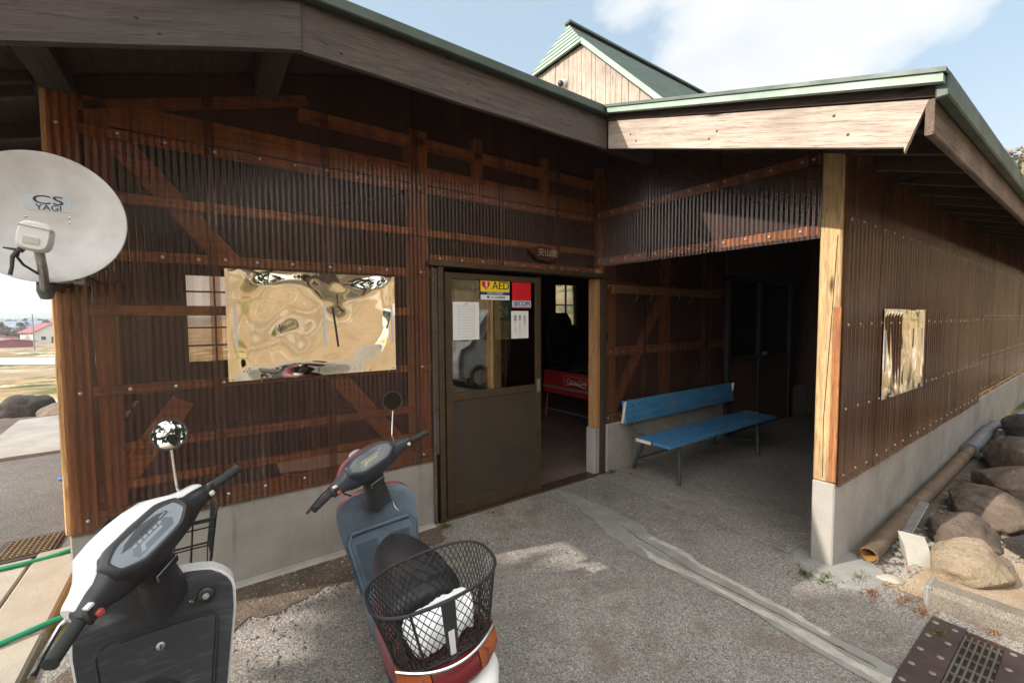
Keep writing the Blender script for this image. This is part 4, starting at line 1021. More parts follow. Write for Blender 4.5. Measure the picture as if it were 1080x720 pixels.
for c, r, sd, m, lb, rz in rk:
    tag(link('boulder', rock_mb((c[0], c[1], c[2]-(.115 if sd != 6 else .0)), (r[0]*1.0, r[1]*1.0, r[2]*.80), sd, .2, 5, rotz=rz), m, smooth=True, angle=60), lb, 'rock', 'rocks along the side wall')
br = MB().prism([(3.69, -2.345, .0), (3.80, -2.28, 0), (3.82, -2.40, 0), (3.74, -2.43, 0)], (0, 0, .001))
br = MB().loft([[(3.63, -2.33, .0), (3.79, -2.26, 0), (3.83, -2.39, 0), (3.72, -2.43, 0)], [(3.68, -2.30, .10), (3.80, -2.235, .15), (3.85, -2.36, .14), (3.77, -2.40, .10)]])
tag(link('broken_block', br, M_CONCPALE), 'pale broken concrete block beside the open pipe end', 'block')
tag(link('flat_stone', rock_mb((3.34, -2.31, .01), (.075, .045, .022), 21, .25, 4, rotz=-.9), M_CONCPALE, smooth=True), 'flat white stone in front of the broken block', 'stone')
chips = MB(); rnd = random.Random(11)
for i in range(420):
    x = rnd.uniform(3.42, 6.2); y = rnd.uniform(-2.36, -2.2)-(.03 if x < 3.8 else 0)-(rnd.random()*.5 if x > 4.2 else 0); r_ = rnd.uniform(.008, .034)
    chips.merge(rock_mb((x, y, r_*.4), (r_, r_*rnd.uniform(.5, 1), r_*.5), i+40, .25, 1, rotz=rnd.uniform(0, 3)))
tag(link('rubble', chips, rock_mat('stone chips', (.2, .18, .16), (.32, .3, .27), (.45, .42, .38)), smooth=False), kind='stuff')
# grit and pebbles strewn over the court
gr = MB(); rnd = random.Random(12)
for i in range(5200):
    x = rnd.uniform(-.5, 3.3); y = -abs(rnd.gauss(0, 1.1))-.05
    if i % 3 == 0: x, y = rnd.uniform(-.5, 1.4), -rnd.uniform(.03, .5)
    if i % 11 == 0: x, y = rnd.uniform(3.0, 4.2), rnd.uniform(-2.9, -2.15)
    r_ = abs(rnd.gauss(0, .0045))+.0022
    b_ = len(gr.v); a_ = rnd.uniform(0, 6)
    for k in range(5):
        t = a_+k*1.2566; q = r_*rnd.uniform(.7, 1.2); gr.v.append((x+q*math.cos(t), y+q*math.sin(t), .002))
    gr.v.append((x+rnd.uniform(-.3, .3)*r_, y, .003+r_*rnd.uniform(.5, .9)))
    for k in range(5): gr.f.append((b_+k, b_+(k+1) % 5, b_+5))
tag(link('grit', gr, rock_mat('loose grit', (.16, .14, .12), (.3, .27, .24), (.5, .46, .42)), loc=(0, 0, 0)), kind='stuff')
def tufts(name, spots, n, m, h=.035):
    mb = MB(); rnd = random.Random(len(spots)+n)
    for (x, y, r_) in spots:
        for i in range(n):
            a = rnd.uniform(0, 6.28); d = abs(rnd.gauss(0, r_)); px_, py_ = x+d*math.cos(a)*1.2, y+d*math.sin(a)*.7
            hh = h*rnd.uniform(.3, 1); lx, ly = rnd.uniform(-.6, .6)*hh, rnd.uniform(-.6, .6)*hh; w_ = rnd.uniform(.002, .005)
            b_ = len(mb.v); t = rnd.uniform(0, 3.14)
            mb.v += [(px_-w_*math.cos(t), py_-w_*math.sin(t), .004), (px_+w_*math.cos(t), py_+w_*math.sin(t), .004), (px_+lx, py_+ly, .004+hh)]
            mb.f.append((b_, b_+1, b_+2))
    return tag(link(name, mb, m, loc=(0, 0, 0), fix=False), kind='stuff')
M_MOSS = leaf_mat('moss and weeds', (.045, .06, .015), (.10, .12, .03)); M_LITTER = leaf_mat('dead needles', (.16, .065, .03), (.24, .12, .06))
tufts('moss', [(3.0, -1.98, .07), (3.05, -2.08, .05), (3.2, -2.2, .05), (-.08, -.22, .05), (.02, -.17, .04), (2.95, -2.6, .03), (1.47, -.1, .03), (3.4, -.06, .03), (3.9, -2.42, .03)], 170, M_MOSS, .03)
tufts('leaf_litter', [(3.3, -2.32, .06), (3.18, -2.42, .07), (3.12, -2.5, .05), (3.35, -2.62, .06), (3.2, -2.75, .05), (3.1, -2.28, .06), (1.9, -.12, .12), (1.2, -.2, .15), (2.2, -.3, .25), (1.6, -.5, .3), (3.5, -.2, .2), (.7, -.45, .2)], 130, M_LITTER, .02)
# kerb stone
ks = MB(); rings = []
for i in range(15):
    t = i/14; p = Vector((3.27, -2.50, .0)).lerp(Vector((3.30, -3.6, .0)), t)
    j = .006*noise.noise(Vector((t*9, 2, 1)))
    rings.append([p+Vector((-.07+j, 0, -.03)), p+Vector((-.068+j, 0, .085)), p+Vector((-.04, 0, .115+j)), p+Vector((.05, 0, .115)), p+Vector((.075, 0, .09)), p+Vector((.08, 0, -.03))])
ks.loft(rings)
tag(link('kerb_stone', ks, gravel('rough kerb aggregate', (.205, .18, .145, 1), 190, stain_amt=.3), smooth=True), 'rough aggregate kerb stone between the sand and the drain cover', 'kerb stone')
tag(link('edging_cap', MB().box((3.195, -2.515, -.01), (3.355, -2.485, .12), .012), M_PATCH), 'dark end cap of the kerb stone', 'edging block')
# steel drain cover with slotted grating in it
M_STUD = plain('worn stud', (.27, .24, .2, 1), (.16, .13, .11, 1), 40, .5, .3)
dc = empty('drain_cover', (2.75, -2.7, .0), 'rusty dark steel drain cover with a slotted grating, beside the kerb stone', 'drain cover')
def dq(name, mb, m, parent=None): return link(name, mb.xf(lambda p: p-dc.location), m, parent or dc)
dq('cover_plate', MB().box((2.2, -2.67, .004), (3.10, -2.54, .016), .003), M_RUST)
dq('cover_plate', MB().box((2.2, -2.98, .004), (3.08, -2.80, .016), .003), M_RUST)
dq('pit', MB().box((2.2, -2.81, .0035), (3.10, -2.66, .006)), M_INNER)
g_ = MB()
for k in range(6): g_.box((2.2, -2.68-.022*k, .008), (3.03, -2.673-.022*k, .022))
for k in range(10): g_.box((2.99-.085*k, -2.80, .0085), (3.0-.085*k, -2.672, .02))
dq('grating', g_, plain('dark grating steel', (.16, .15, .13, 1), (.1, .085, .07, 1), 14, .5, .5))
for k in range(6):
    for y in (-2.565, -2.635, -2.83, -2.93):
        dq('stud', MB().lathe([(.013, 0), (.010, .002), (.0005, .003)], (3.04-.15*k, y, .016), (0, 0, 1), 10), M_STUD)

# ------------------------------------------------------------------ left hand side: hoses, grates, stones
def hose(pts, label):
    q = []
    P = [Vector(p) for p in pts]
    for i in range(len(P)-1):
        a, b = P[max(i-1, 0)], P[i]; c, d_ = P[i+1], P[min(i+2, len(P)-1)]
        for k in range(8):
            t = k/8; q.append(.5*((2*b)+(c-a)*t+(2*a-5*b+4*c-d_)*t*t+(-a+3*b-3*c+d_)*t**3))
    q.append(P[-1])
    tag(link('garden_hose', MB().tube(q, .0135, 10), M_HOSE, smooth=True), label, 'hose')
hose([(-1.5, 1.02, .05), (-1.1, .97, .05), (-.9, .98, .05), (-.72, 1.02, .06), (-.62, 1.15, .02), (-.62, 1.6, .0)], 'green hose crossing the concrete walk next to the rusty grate')
hose([(-1.6, -.16, .05), (-1.1, -.07, .05), (-.84, .0, .06), (-.67, .09, .055), (-.56, .14, .03), (-.35, -.1, .02), (-.3, -.4, .015)], 'green hose on the concrete walk nearest the white scooter')
gt = empty('manhole_grate', (-1.04, 1.36, 0), 'rusty square drain grate in the asphalt next to the concrete walk', 'drain grate')
link('frame', MB().box((-.17, -.2, 0), (.15, .2, .012), .003), M_RUST, gt)
gg = MB()
for k in range(9): gg.box((-.13+.031*k, -.16, .012), (-.122+.031*k, .16, .02))
for k in range(10): gg.box((-.13, -.16+.034*k, .0125), (.126, -.152+.034*k, .019))
link('grating', gg, plain('brown grate', (.2, .14, .075, 1), (.13, .085, .045, 1), 12, .7, .2), gt)
ring = [(-1.17+.05*math.cos(2*PI*k/20), 3.1+.05*math.sin(2*PI*k/20), .02) for k in range(21)]
tag(link('blue_ring', MB().tube(ring, .017, 8), plain('blue plastic', (.02, .15, .42, 1), None, 5, .4), smooth=True), 'small blue plastic ring on the asphalt at the wall corner', 'plastic ring')
for c, r, sd, m, lb, rz in [((-2.75, 8.9, -.1), (.46, .4, .34), 31, M_ROCKDARK, 'large dark boulder on the dry grass at the left', .3),
                        ((-3.4, 8.8, -.15), (.3, .35, .3), 32, M_ROCKDARK, 'dark boulder at the left picture edge', 0),
                        ((-2.1, 7.9, -.15), (.3, .7, .26), 33, M_ROCK, 'pale slanting stone behind the corner post', .5)]:
    tag(link('boulder', rock_mb(c, r, sd, .2, 4, rotz=rz), m, smooth=True, angle=50), lb, 'rock', 'stones by the asphalt lane')
ramp_ = MB().slab(lambda u, v: (-2.45+u*1.9+.25*(1-v), 4.3+v*2.9+.3*u, .03-.02*v+.02*noise.noise(Vector((u*3, v*3, 5)))), lambda u, v: (0, 0, -.1), 10, 10)
tag(link('stone_ramp', ramp_, M_CONC, smooth=True), kind='structure')
tag(link('flat_stone', rock_mb((-.13, -.34, .0), (.14, .10, .035), 77, .12, 3, rotz=1.1), M_PATCH, smooth=True), 'flat grey stone set in the soil between the two scooters', 'stone')
sheet('green_tarpaulin', [(-10, 18.2), (-6.0, 19.2), (-5.9, 19.9), (-10.5, 19)], 0, plain('tarpaulin', (.2, .45, .38, 1), (.3, .5, .45, 1), 3, .5), kind=None)
tp_ = bpy.data.objects['green_tarpaulin']; tp_.location.z = terr(-8, 19)+.15; tag(tp_, 'pale green tarpaulin strip lying at the edge of the field', 'tarpaulin')

# ------------------------------------------------------------------ scooters (local axes: x right, y forward, z up)
RAKE = math.radians(26)
def scooter(loc, yaw_, lean, s, steer, P):
    S_ = empty('scooter', loc, P['label'], 'scooter', 'scooters parked in front of the shop', (0, -lean, yaw_), s)
    ax = Vector((0, -math.sin(RAKE), math.cos(RAKE))); o0 = Vector((0, .40, .75)); RM = Matrix.Rotation(steer, 3, ax)
    st = lambda p: o0+RM@(Vector(p)-o0)
    def q(name, mb, m, smooth=True, parent=None, steered=False, angle=40, label=None, fix=True):
        if steered: mb.xf(st)
        o = link(name, mb, m, parent or S_, smooth, angle=angle, fix=fix)
        if label: o['label'] = label
        return o
    body, inner = P['body'], P['inner']
    # ---- leg shield
    def sh(u, v, off=0, grow=0, bulge=0):
        """u -1..1, v 0..1 ; off forward"""
        z = .27+.51*v+grow*(1 if v > .5 else 0)*.6*max(0, v-.5)*2
        w = (.165+.05*min(1, v*1.4)+grow)
        if v > .82: w *= math.sqrt(max(0, 1-((v-.82)/.20)**2*.62))
        if v > .9: z -= .012*(abs(u)**3)*((v-.9)/.1)
        y = .285+.135*v**.85+off-.035*u*u*(1-.4*v)+bulge*(1-u*u)*math.sin(PI*min(1, v*.9+.1))
        if v > .93: y += .012*((v-.93)/.07)
        return Vector((u*w, y, z))
    U = lambda f: (lambda a, b: f(2*a-1, b))
    q('leg_shield', MB().slab(U(lambda u, v: sh(u, v)), lambda a, b: (0, .012, 0), 24, 24), inner, angle=60, label=P.get('shield_label'))
    q('front_cowl', MB().slab(U(lambda u, v: sh(u, v, .013, P['grow'])), lambda a, b: (0, .05+.09*(1-(2*a-1)**2)*math.sin(PI*b), 0), 24, 24), body, angle=60)
    # glove box
    def sub(u0, u1, v0, v1, off, thick, rnd_=.0):
        def f(a, b):
            u, v = u0+(u1-u0)*a, v0+(v1-v0)*b
            return sh(u, v, off)
        return MB().slab(f, lambda a, b: (0, thick, 0), 14, 12)
    if P['kind'] == 'white':
        gb = q('glove_box', sub(-.74, .74, .10, .70, -.0055, .005), inner, angle=50)
        q('seam', MB().tube([sh(u, v, -.002) for u, v in ((-.78, .06), (-.78, .66), (-.66, .73), (.66, .73), (.78, .66), (.78, .06))], .0035, 6), M_RUBBER, parent=gb)
        c = sh(0, .60, -.006); q('lock', MB().lathe([(.013, 0), (.013, .004), (.010, .006), (.0003, .0065)], c, (0, -1, .25), 18), M_STEEL, parent=gb)
        q('keyhole', MB().box((c.x-.0015, c.y-.0085, c.z-.007), (c.x+.0015, c.y-.0065, c.z+.009)), M_RUBBER, parent=gb)
    else:
        gb = q('glove_box', sub(-.82, .82, .10, .62, -.034, .033), inner, angle=50)
        for a, b in ((-.72, -.16), (.16, .72)): q('recess', sub(a, b, .18, .54, -.0375, .003), M_NAVYB, parent=gb)
        q('ledge', MB().tube([sh(u, v, -.03) for u, v in ((-.86, .06), (-.86, .58), (-.72, .66), (.72, .66), (.86, .58), (.86, .06))], .009, 8), inner, parent=gb)
        c = sh(0, .47, -.037); q('lock', MB().lathe([(.014, 0), (.012, .004), (.0003, .005)], c, (0, -1, .25), 16), M_RUST, parent=gb)
        c = sh(.02, .80, -.004); q('lock_plate', MB().lathe([(.022, 0), (.02, .006), (.006, .008), (.0003, .006)], c, (0, -1, .25), 18), M_NAVYB)
        hk = [sh(.40, .86, -.01), sh(.42, .84, -.03), sh(.44, .78, -.034), sh(.50, .74, -.04), sh(.53, .75, -.05)]
        q('bag_hook', MB().tube(hk, .004, 8), M_CHROME)
    kx = sh(.62, .84, -.004)
    if P['kind'] == 'white':
        k_ = q('ignition_switch', MB().lathe([(.026, 0), (.024, .018), (.016, .022), (.015, .034), (.0003, .035)], kx, (0, -1, .3), 18), M_BLACKPL)
        q('key_barrel', MB().lathe([(.010, .034), (.010, .040), (.0003, .041)], kx, (0, -1, .3), 14), M_STEEL, parent=k_)
        q('helmet_hook', MB().tube([kx+Vector((-.03, -.005, .0)), kx+Vector((-.038, -.03, .004)), kx+Vector((-.05, -.034, .01))], .005, 8), M_CHROME)
    # ---- steering column
    q('steering_cover', MB().loft([superring(0, .0, w_, h_, 0, 20, 2.4) for w_, h_ in ((.075, .06), (.07, .055), (.058, .048), (.06, .05))]), M_BLACKPL, steered=False)
    o = S_.children[-1]
    me = o.data
    zs = [.70, .77, .84, .93]
    for i, v in enumerate(me.vertices):
        k = i//20; x, h = v.co.x, v.co.z
        v.co = st((x, .415-.13*(zs[k]-.70)/.25*.55+h*.9-.02, zs[k]))
    q('name_plate', MB().box((-.045, .300, .845), (.045, .304, .872), .002).xf(lambda p: (p.x, p.y+(p.z-.85)*-.35, p.z)), M_STEEL, steered=True)
    q('plate_face', MB().box((-.04, .2975, .849), (.04, .2995, .868)).xf(lambda p: (p.x, p.y+(p.z-.85)*-.35, p.z)), M_RUBBER, steered=True)
    # ---- handlebar covers
    def hsec(x, cy_, cz_, ry, rz, n=16, e=2.8):
        return [(x, cy_+ry*math.copysign(abs(math.cos(t))**(2/e), math.cos(t)), cz_+rz*math.copysign(abs(math.sin(t))**(2/e), math.sin(t))) for t in (2*PI*k/n for k in range(n))]
    secs = [(-.245, .287, .968, .024, .024), (-.235, .288, .968, .029, .030), (-.20, .30, .968, .033, .037), (-.172, .31, .966, .040, .044), (-.148, .32, .966, .050, .058), (-.115, .328, .968, .058, .072), (-.06, .332, .968, .064, .080)]
    secs = secs+[(0, .333, .968, .066, .083)]+[(-a, b, c, d, e) for a, b, c, d, e in secs[::-1]]
    q('handlebar_cover', MB().loft([hsec(*t) for t in secs]), P['dash'], steered=True, angle=38)
    g_ = P['cowl']; fs = [(x, y+(.05 if abs(x) < .14 else .03)*g_, z+.008*g_, ry*(1+.05*g_), rz+(.008*g_ if abs(x) < .2 else .003*g_)-(1-g_)*.006) for x, y, z, ry, rz in secs]
    q('headlight_cowl', MB().loft([hsec(*t) for t in fs]), body, steered=True, angle=38)
    q('headlight', MB().lathe([(.05, 0), (.047, .012), (.03, .02), (.0003, .022)], (0, .425, .99), (0, 1, -.1), 20), M_CLEARW, steered=True)
    # dash: long hexagon tilted to the rider
    tn = Vector((0, -.74, .673)); tv = Vector((0, .673, .74)); dc_ = Vector((0, .268, 1.018))
    def hexa(k, hw, hh, ch):
        hw *= .93
        pl_ = [(-hw, -hh*.35), (-hw+ch, -hh), (hw-ch, -hh), (hw, -hh*.35), (hw, hh*.5), (hw-ch*.9, hh), (-hw+ch*.9, hh), (-hw, hh*.5)]
        for _ in range(2):      # round the corners a little
            nx_ = []
            for a_, b_ in zip(pl_, pl_[1:]+pl_[:1]):
                q_ = .12 if _ == 0 else .28; nx_ += [(a_[0]*(1-q_)+b_[0]*q_, a_[1]*(1-q_)+b_[1]*q_), (a_[0]*q_+b_[0]*(1-q_), a_[1]*q_+b_[1]*(1-q_))]
            pl_ = nx_
        return [dc_+Vector((1, 0, 0))*a+tv*b+tn*k for a, b in pl_]
    q('dash_bezel', MB().loft([hexa(-.06, .165, .074, .06), hexa(-.014, .158, .064, .062), hexa(-.003, .150, .056, .062), hexa(.001, .142, .050, .058), hexa(.0, .134, .044, .054), hexa(-.006, .132, .042, .053)], cap=True), P['dash'], steered=True, smooth=True, angle=28)
    di = q('instrument_panel', MB().prism(hexa(-.0055, .132, .042, .053), tn*.001), P['gauge'], steered=True, smooth=False)
    def onp(a, b, k=-.0035): return dc_+Vector((1, 0, 0))*a+tv*b+tn*k
    def patch(name, poly, m, k=-.0042): q(name, MB().prism([onp(a, b, k) for a, b in poly], tn*.0006), m, steered=True, smooth=False, parent=di)
    patch('gauge_face', [(-.075, -.030), (.06, -.030), (.075, -.012), (.06, .012), (-.05, .012), (-.08, -.012)], P['gaugeface'], -.0044)
    patch('scale', [(-.06, -.024), (-.045, -.026), (-.035, -.012), (.035, -.012), (.036, -.004), (-.042, -.004)], P['scale'], -.0036)
    for k in range(6): patch('scale_mark', [(-.06+.019*k, .001), (-.049+.019*k, .001), (-.047+.019*k, .009), (-.058+.019*k, .009)], P['scale'], -.0036)
    patch('fuel_gauge', [(.045, .012), (.085, .008), (.082, .022), (.05, .026)], M_BLACKINK, -.0036)
    patch('fuel_needle', [(.052, .014), (.078, .016), (.078, .019), (.052, .017)], M_WHITE, -.0028)
    patch('fuel_red', [(.074, .009), (.083, .009), (.081, .015), (.074, .015)], M_RED, -.0028)
    q('dash_glass', MB().prism(hexa(-.0015, .133, .043, .053), tn*.001), M_CLEAR, steered=True, smooth=False)
    # ---- grips, switches, levers
    for sx in (-1, 1):
        a = Vector((sx*.238, .288, .968)); b = Vector((sx*.365, .243, .966)); pts = [a.lerp(b, k/24) for k in range(25)]
        q('grip', MB().tube([a+(a-b)*.05]+pts+[b+(b-a)*.01], [.013]+[.0165+(.0012 if k % 2 else 0)+(.003 if k in (0, 24) else 0) for k in range(25)]+[.012], 14), M_RUBBER, steered=True)
        q('switch_box', MB().box((-.024, -.03, -.026), (.024, .03, .026), .009).xf(lambda p: (sx*.232+p.x, .29+p.y-.35*sx*p.x, .968+p.z)), M_BLACKPL, steered=True)
        if sx < 0:
            q('horn_button', MB().box((-.235, .247, .950), (-.215, .262, .968), .003), M_RED2, steered=True)
            q('winker_switch', MB().box((-.243, .25, .99), (-.222, .268, 1.0), .002), M_WHITE if P['kind'] == 'white' else M_CREAM, steered=True)
        else:
            q('starter_button', MB().box((.222, .25, .955), (.24, .262, .972), .003), M_CREAM, steered=True)
        l0 = Vector((sx*.20, .335, .966)); lv = [l0, Vector((sx*.26, .345, .962)), Vector((sx*.33, .315, .955)), Vector((sx*.385, .285, .95))]
        q('brake_lever', MB().tube(lv, [.007, .0065, .006, .0085], 8), M_CHROME, steered=True)
    # ---- cables and hose under the bar
    for sx, sw in ((-1, .05), (1, .02)):
        a_ = st((sx*.21, .33, .955)); b_ = st((sx*.12, .44, .90)); c_ = Vector((sx*.05, .47, .72))
        q('cable', MB().tube([a_, a_.lerp(b_, .5)+Vector((0, .03, .02)), b_, b_.lerp(c_, .5)+Vector((sx*sw, .02, 0)), c_], .0045, 7), M_RUBBER)
    # ---- mirror
    mn = (RM.inverted() @ (Matrix.Rotation(lean, 3, 'Y') @ (Matrix.Rotation(-yaw_, 3, 'Z') @ Vector(P['mirror_n'])))).normalized(); mc = Vector((.27, .33, 1.215))
    q('mirror_stem', MB().tube([(.195, .335, .99), (.195, .336, 1.03), (.205, .34, 1.045), (.262, .345, 1.16), mc-mn*.02], .0048, 8), M_CHROME, steered=True)
    mi = q('mirror', MB().lathe([(.0003, -.028), (.03, -.026), (.05, -.014), (.056, 0), (.056, .004), (.0505, .004), (.0503, .001), (.0003, .0012)], mc, mn, 32), M_BLACKPL, steered=True)
    q('mirror_glass', MB().lathe([(.0003, .0024), (.03, .0022), (.0502, .0015), (.0502, .0012), (.0003, .0013)], mc, mn, 32), P['mirror_m'], steered=True, parent=mi)
    # ---- front wheel, fender, fork
    def wheel(c, r, w_, steered):
        prof = [(r-.055, -w_/2), (r-.02, -w_/2*1.05), (r-.004, -w_/2*.6), (r, 0), (r-.004, w_/2*.6), (r-.02, w_/2*1.05), (r-.055, w_/2)]
        t = q('wheel', MB().lathe(prof+[prof[0]], c, (1, 0, 0), 32, cap=False), M_RUBBER, steered=steered)
        q('rim', MB().lathe([(.0003, -.03), (.04, -.03), (.05, -.012), (r-.055, -.02), (r-.05, 0), (r-.055, .02), (.05, .012), (.04, .03), (.0003, .03)], c, (1, 0, 0), 28), M_STEEL, parent=t, steered=steered)
    wheel((0, .66, .2), .2, .085, True); wheel((0, -.56, .2), .2, .09, False)
    q('fork', MB().tube([(-.065, .66, .2), (-.065, .6, .32), (-.03, .5, .55), (0, .44, .68)], .014, 8).tube([(.065, .66, .2), (.065, .6, .32), (.03, .5, .55), (0, .44, .68)], .014, 8), M_BLACKPL, steered=True)
    fr = []
    for k in range(13):
        a = -.5+2.6*k/12; c = Vector((0, .66+.225*math.cos(a), .2+.225*math.sin(a)))
        n_ = Vector((0, math.cos(a), math.sin(a)))
        fr.append([c+Vector((x, 0, 0))+n_*(.02*(1-(x/.075)**2)+d) for x, d in ((-.075, 0), (-.05, 0), (0, 0), (.05, 0), (.075, 0), (.07, -.008), (0, -.008), (-.07, -.008))])
    q('front_fender', MB().loft(fr), body, steered=True)
    # ---- floor, body, seat
    q('floor_board', MB().loft([superring(0, z_, w_, .03, y_, 20, 5) for y_, w_, z_ in ((.30, .165, .285), (.15, .17, .27), (-.05, .17, .27), (-.16, .15, .28))]), inner)
    q('under_frame', MB().loft([superring(0, .19, .08, .06, y_, 16) for y_ in (.3, -.35)]), M_BLACKPL)
    bs = [(-.06, .10, .47, .17), (-.12, .135, .46, .18), (-.30, .175, .49, .165), (-.5, .185, .535, .12), (-.66, .178, .575, .085), (-.77, .165, .605, .055), (-.835, .12, .615, .045)]
    q('rear_body', MB().loft([superring(0, cz_, w_, h_, y_, 28, 3) for y_, w_, cz_, h_ in bs]), body, label=P.get('body_label'))
    ss = [(.035, .035, .655, .025), (.02, .07, .655, .042), (-.02, .098, .655, .055), (-.10, .122, .66, .062), (-.25, .145, .668, .066), (-.42, .155, .678, .07), (-.52, .148, .685, .07), (-.56, .12, .69, .058), (-.58, .07, .69, .03)]
    q('seat', MB().loft([[(x, y, z-(.028*(x/w_)**2 if z > cz_ else 0)) for x, y, z in superring(0, cz_, w_, h_, y_, 28, 2.7)] for y_, w_, cz_, h_ in ss]), P['seat'], angle=60)
    # ---- tail
    def lens(x0, x1, m, name):
        def f(a, b):
            x = x0+(x1-x0)*a; return Vector((x, -.868+.50*x*x/.17-.012*math.sin(PI*b)+.015*b, .588+.078*b))
        q(name, MB().slab(f, lambda a, b: (0, .03, 0), 10, 6), m)
    lens(-.078, .078, M_REDLENS, 'tail_light'); lens(-.172, -.082, M_AMBER, 'indicator'); lens(.082, .172, M_AMBER, 'indicator')
    q('lamp_trim', MB().tube([(x, -.865+.50*x*x/.17, .671) for x in [-.172+.0172*k for k in range(21)]], .005, 6), M_CHROME)
    q('tail_skirt', MB().loft([superring(0, .50, w_, h_, y_, 24, 3) for y_, w_, h_ in ((-.66, .184, .065), (-.77, .172, .062), (-.85, .128, .055), (-.87, .09, .04))]), P['skirt'])
    q('carrier', MB().tube([(-.12, -.5, .69), (-.13, -.80, .668), (0, -.835, .664), (.13, -.80, .668), (.12, -.5, .69)], .009, 8).tube([(-.12, -.72, .676), (.12, -.72, .676)], .008, 8), M_BLACKWIRE)
    pt = q('number_plate', MB().box((-.1, -.905, .42), (.1, -.902, .525), .001).xf(lambda p: (p.x, p.y+(p.z-.47)*.5, p.z)), M_WHITE, smooth=False)
    mb = text_mb('は', .045, lambda p: (p.x-.06, -.9+(p.y)*.5-.01, .47+p.y), depth=.0004)
    q('plate_character', mb.xf(lambda p: (p.x, -.9075+(p.z-.47)*.5, p.z)), M_BLUEINK, smooth=False, parent=pt, fix=False)
    for x in (-.045, .045): q('plate_bolt', MB().lathe([(.007, 0), (.005, .004), (.0003, .005)], (x, -.888, .51), (0, -1, .5), 10), M_STEEL, parent=pt)
    q('plate_bracket', MB().loft([[(-.03, -.82, .57), (.03, -.82, .57), (.03, -.84, .54), (-.03, -.84, .54)], [(-.05, -.885, .49), (.05, -.885, .49), (.05, -.895, .46), (-.05, -.895, .46)]]), M_BLACKPL)
    q('engine_cover', MB().loft([superring(-.11, .26, .045, .075, y_, 20, 3) for y_ in (-.2, -.35, -.62, -.70)]), M_BLACKPL)
    q('muffler', MB().tube([(.14, -.2, .2), (.15, -.4, .2), (.15, -.75, .24), (.15, -.8, .245)], [.03, .045, .05, .035], 14), M_STEEL)
    q('kick_lever', MB().tube([(-.155, -.3, .24), (-.175, -.42, .26), (-.18, -.56, .3)], .008, 8).tube([(-.18, -.555, .3), (-.245, -.56, .3)], .009, 8), M_STEEL)
    q('side_stand', MB().tube([(-.08, -.12, .2), (-.2, -.18, .03)], .009, 8), M_STEEL)
    # ---- baskets
    if P['kind'] == 'white':
        bk = MB(); zt_, zb_ = .93, .74
        def rim(z, k): return [(-.17*k, .50, z), (.17*k, .50, z), (.18*k, .60, z), (.165*k, .74, z), (-.165*k, .74, z), (-.18*k, .60, z), (-.17*k, .50, z)]
        bk.tube(rim(zt_, 1), .0055, 8).tube(rim(zt_-.03, .985), .003, 6).tube(rim(zb_+.09, .93), .003, 6).tube(rim(zb_, .86), .0045, 8)
        for i in range(6):
            a, b = rim(zt_, 1)[i], rim(zt_, 1)[i+1]; c, d_ = rim(zb_, .86)[i], rim(zb_, .86)[i+1]
            for k in range(5):
                t = k/5; bk.tube([Vector(a).lerp(Vector(b), t), Vector(c).lerp(Vector(d_), t)], .0028, 6)
        for k in range(6): bk.tube([(-.14+.056*k, .5, zb_), (-.14+.056*k, .74, zb_)], .0028, 6)
        q('front_basket', bk, M_BLACKWIRE)
    else:
        def bp_(t, v):
            """t 0..1 around the tub, v 0 bottom..1 rim"""
            a = 2*PI*t; c, s2 = math.cos(a), math.sin(a); e = 2/2.7
            w_, d_ = .168+.047*v, .118+.032*v
            return Vector((w_*math.copysign(abs(c)**e, c), -.715+d_*math.copysign(abs(s2)**e, s2)-.0*v, .672+.215*v))
        bk = MB(); nt_, nv_ = 56, 11
        def strand(p, r): bk.tube(p, r, 4, cap=False)
        for i in range(nt_):
            for sg in (1, -1): strand([bp_((i+sg*j*.5)/nt_, j/nv_*.97) for j in range(nv_+1)], .00165)
        bt = q('rear_basket', bk, M_BLACKWIRE, angle=80)
        q('rim', MB().tube([bp_(k/64, 1) for k in range(65)], .0055, 8).tube([bp_(k/64, 0) for k in range(65)], .0045, 8), M_BLACKWIRE, parent=bt)
        fl = MB()
        for k in range(15):
            x = -.15+.0215*k
            ys = .11*math.sqrt(max(0, 1-abs(x/.168)**2.7))
            fl.tube([(x, -.715-ys, .672), (x, -.715+ys, .672)], .0017, 4, cap=False)
        for k in range(11):
            y = -.10+.02*k; xs_ = .165*math.sqrt(max(0, 1-abs(y/.118)**2.7)); fl.tube([(-xs_, -.715+y, .6725), (xs_, -.715+y, .6725)], .0017, 4, cap=False)
        q('base_mesh', fl, M_BLACKWIRE, parent=bt)
        for t in (.68, .82): q('upright', MB().tube([bp_(t, 1.02)+Vector((0, -.004, 0)), bp_(t, .5)+Vector((0, -.004, 0)), bp_(t, 0)+Vector((0, -.004, 0))], .0042, 6), M_BLACKWIRE, parent=bt)
        q('slot_plate', MB().slab(lambda a, b: bp_(.25+(.5-a)*.10, .58+.2*b)+Vector((0, .003, 0)), lambda a, b: (0, .003, 0), 6, 2), M_BLACKPL, parent=bt)
        q('handle_rail', MB().tube([bp_(.68, 1.0)+Vector((0, -.006, .004)), bp_(.75, 1.0)+Vector((0, -.006, .0)), bp_(.82, 1.0)+Vector((0, -.006, .004))], .0055, 8), M_BLACKWIRE, parent=bt)
        stp = q('latch_strap', MB().slab(lambda a, b: bp_(.75+(a-.5)*.016, .22+.78*b)+Vector((0, -.006, 0)), lambda a, b: (0, .004, 0), 4, 6), M_BLACKPL, parent=bt)
        q('strap_band', MB().slab(lambda a, b: bp_(.75+(a-.5)*.006, .08+.42*b)+Vector((0, -.008, 0)), lambda a, b: (0, .002, 0), 3, 5), M_WHITE, parent=bt)
        # folded cloth lying in the basket: a thing of its own
        cl = MB()
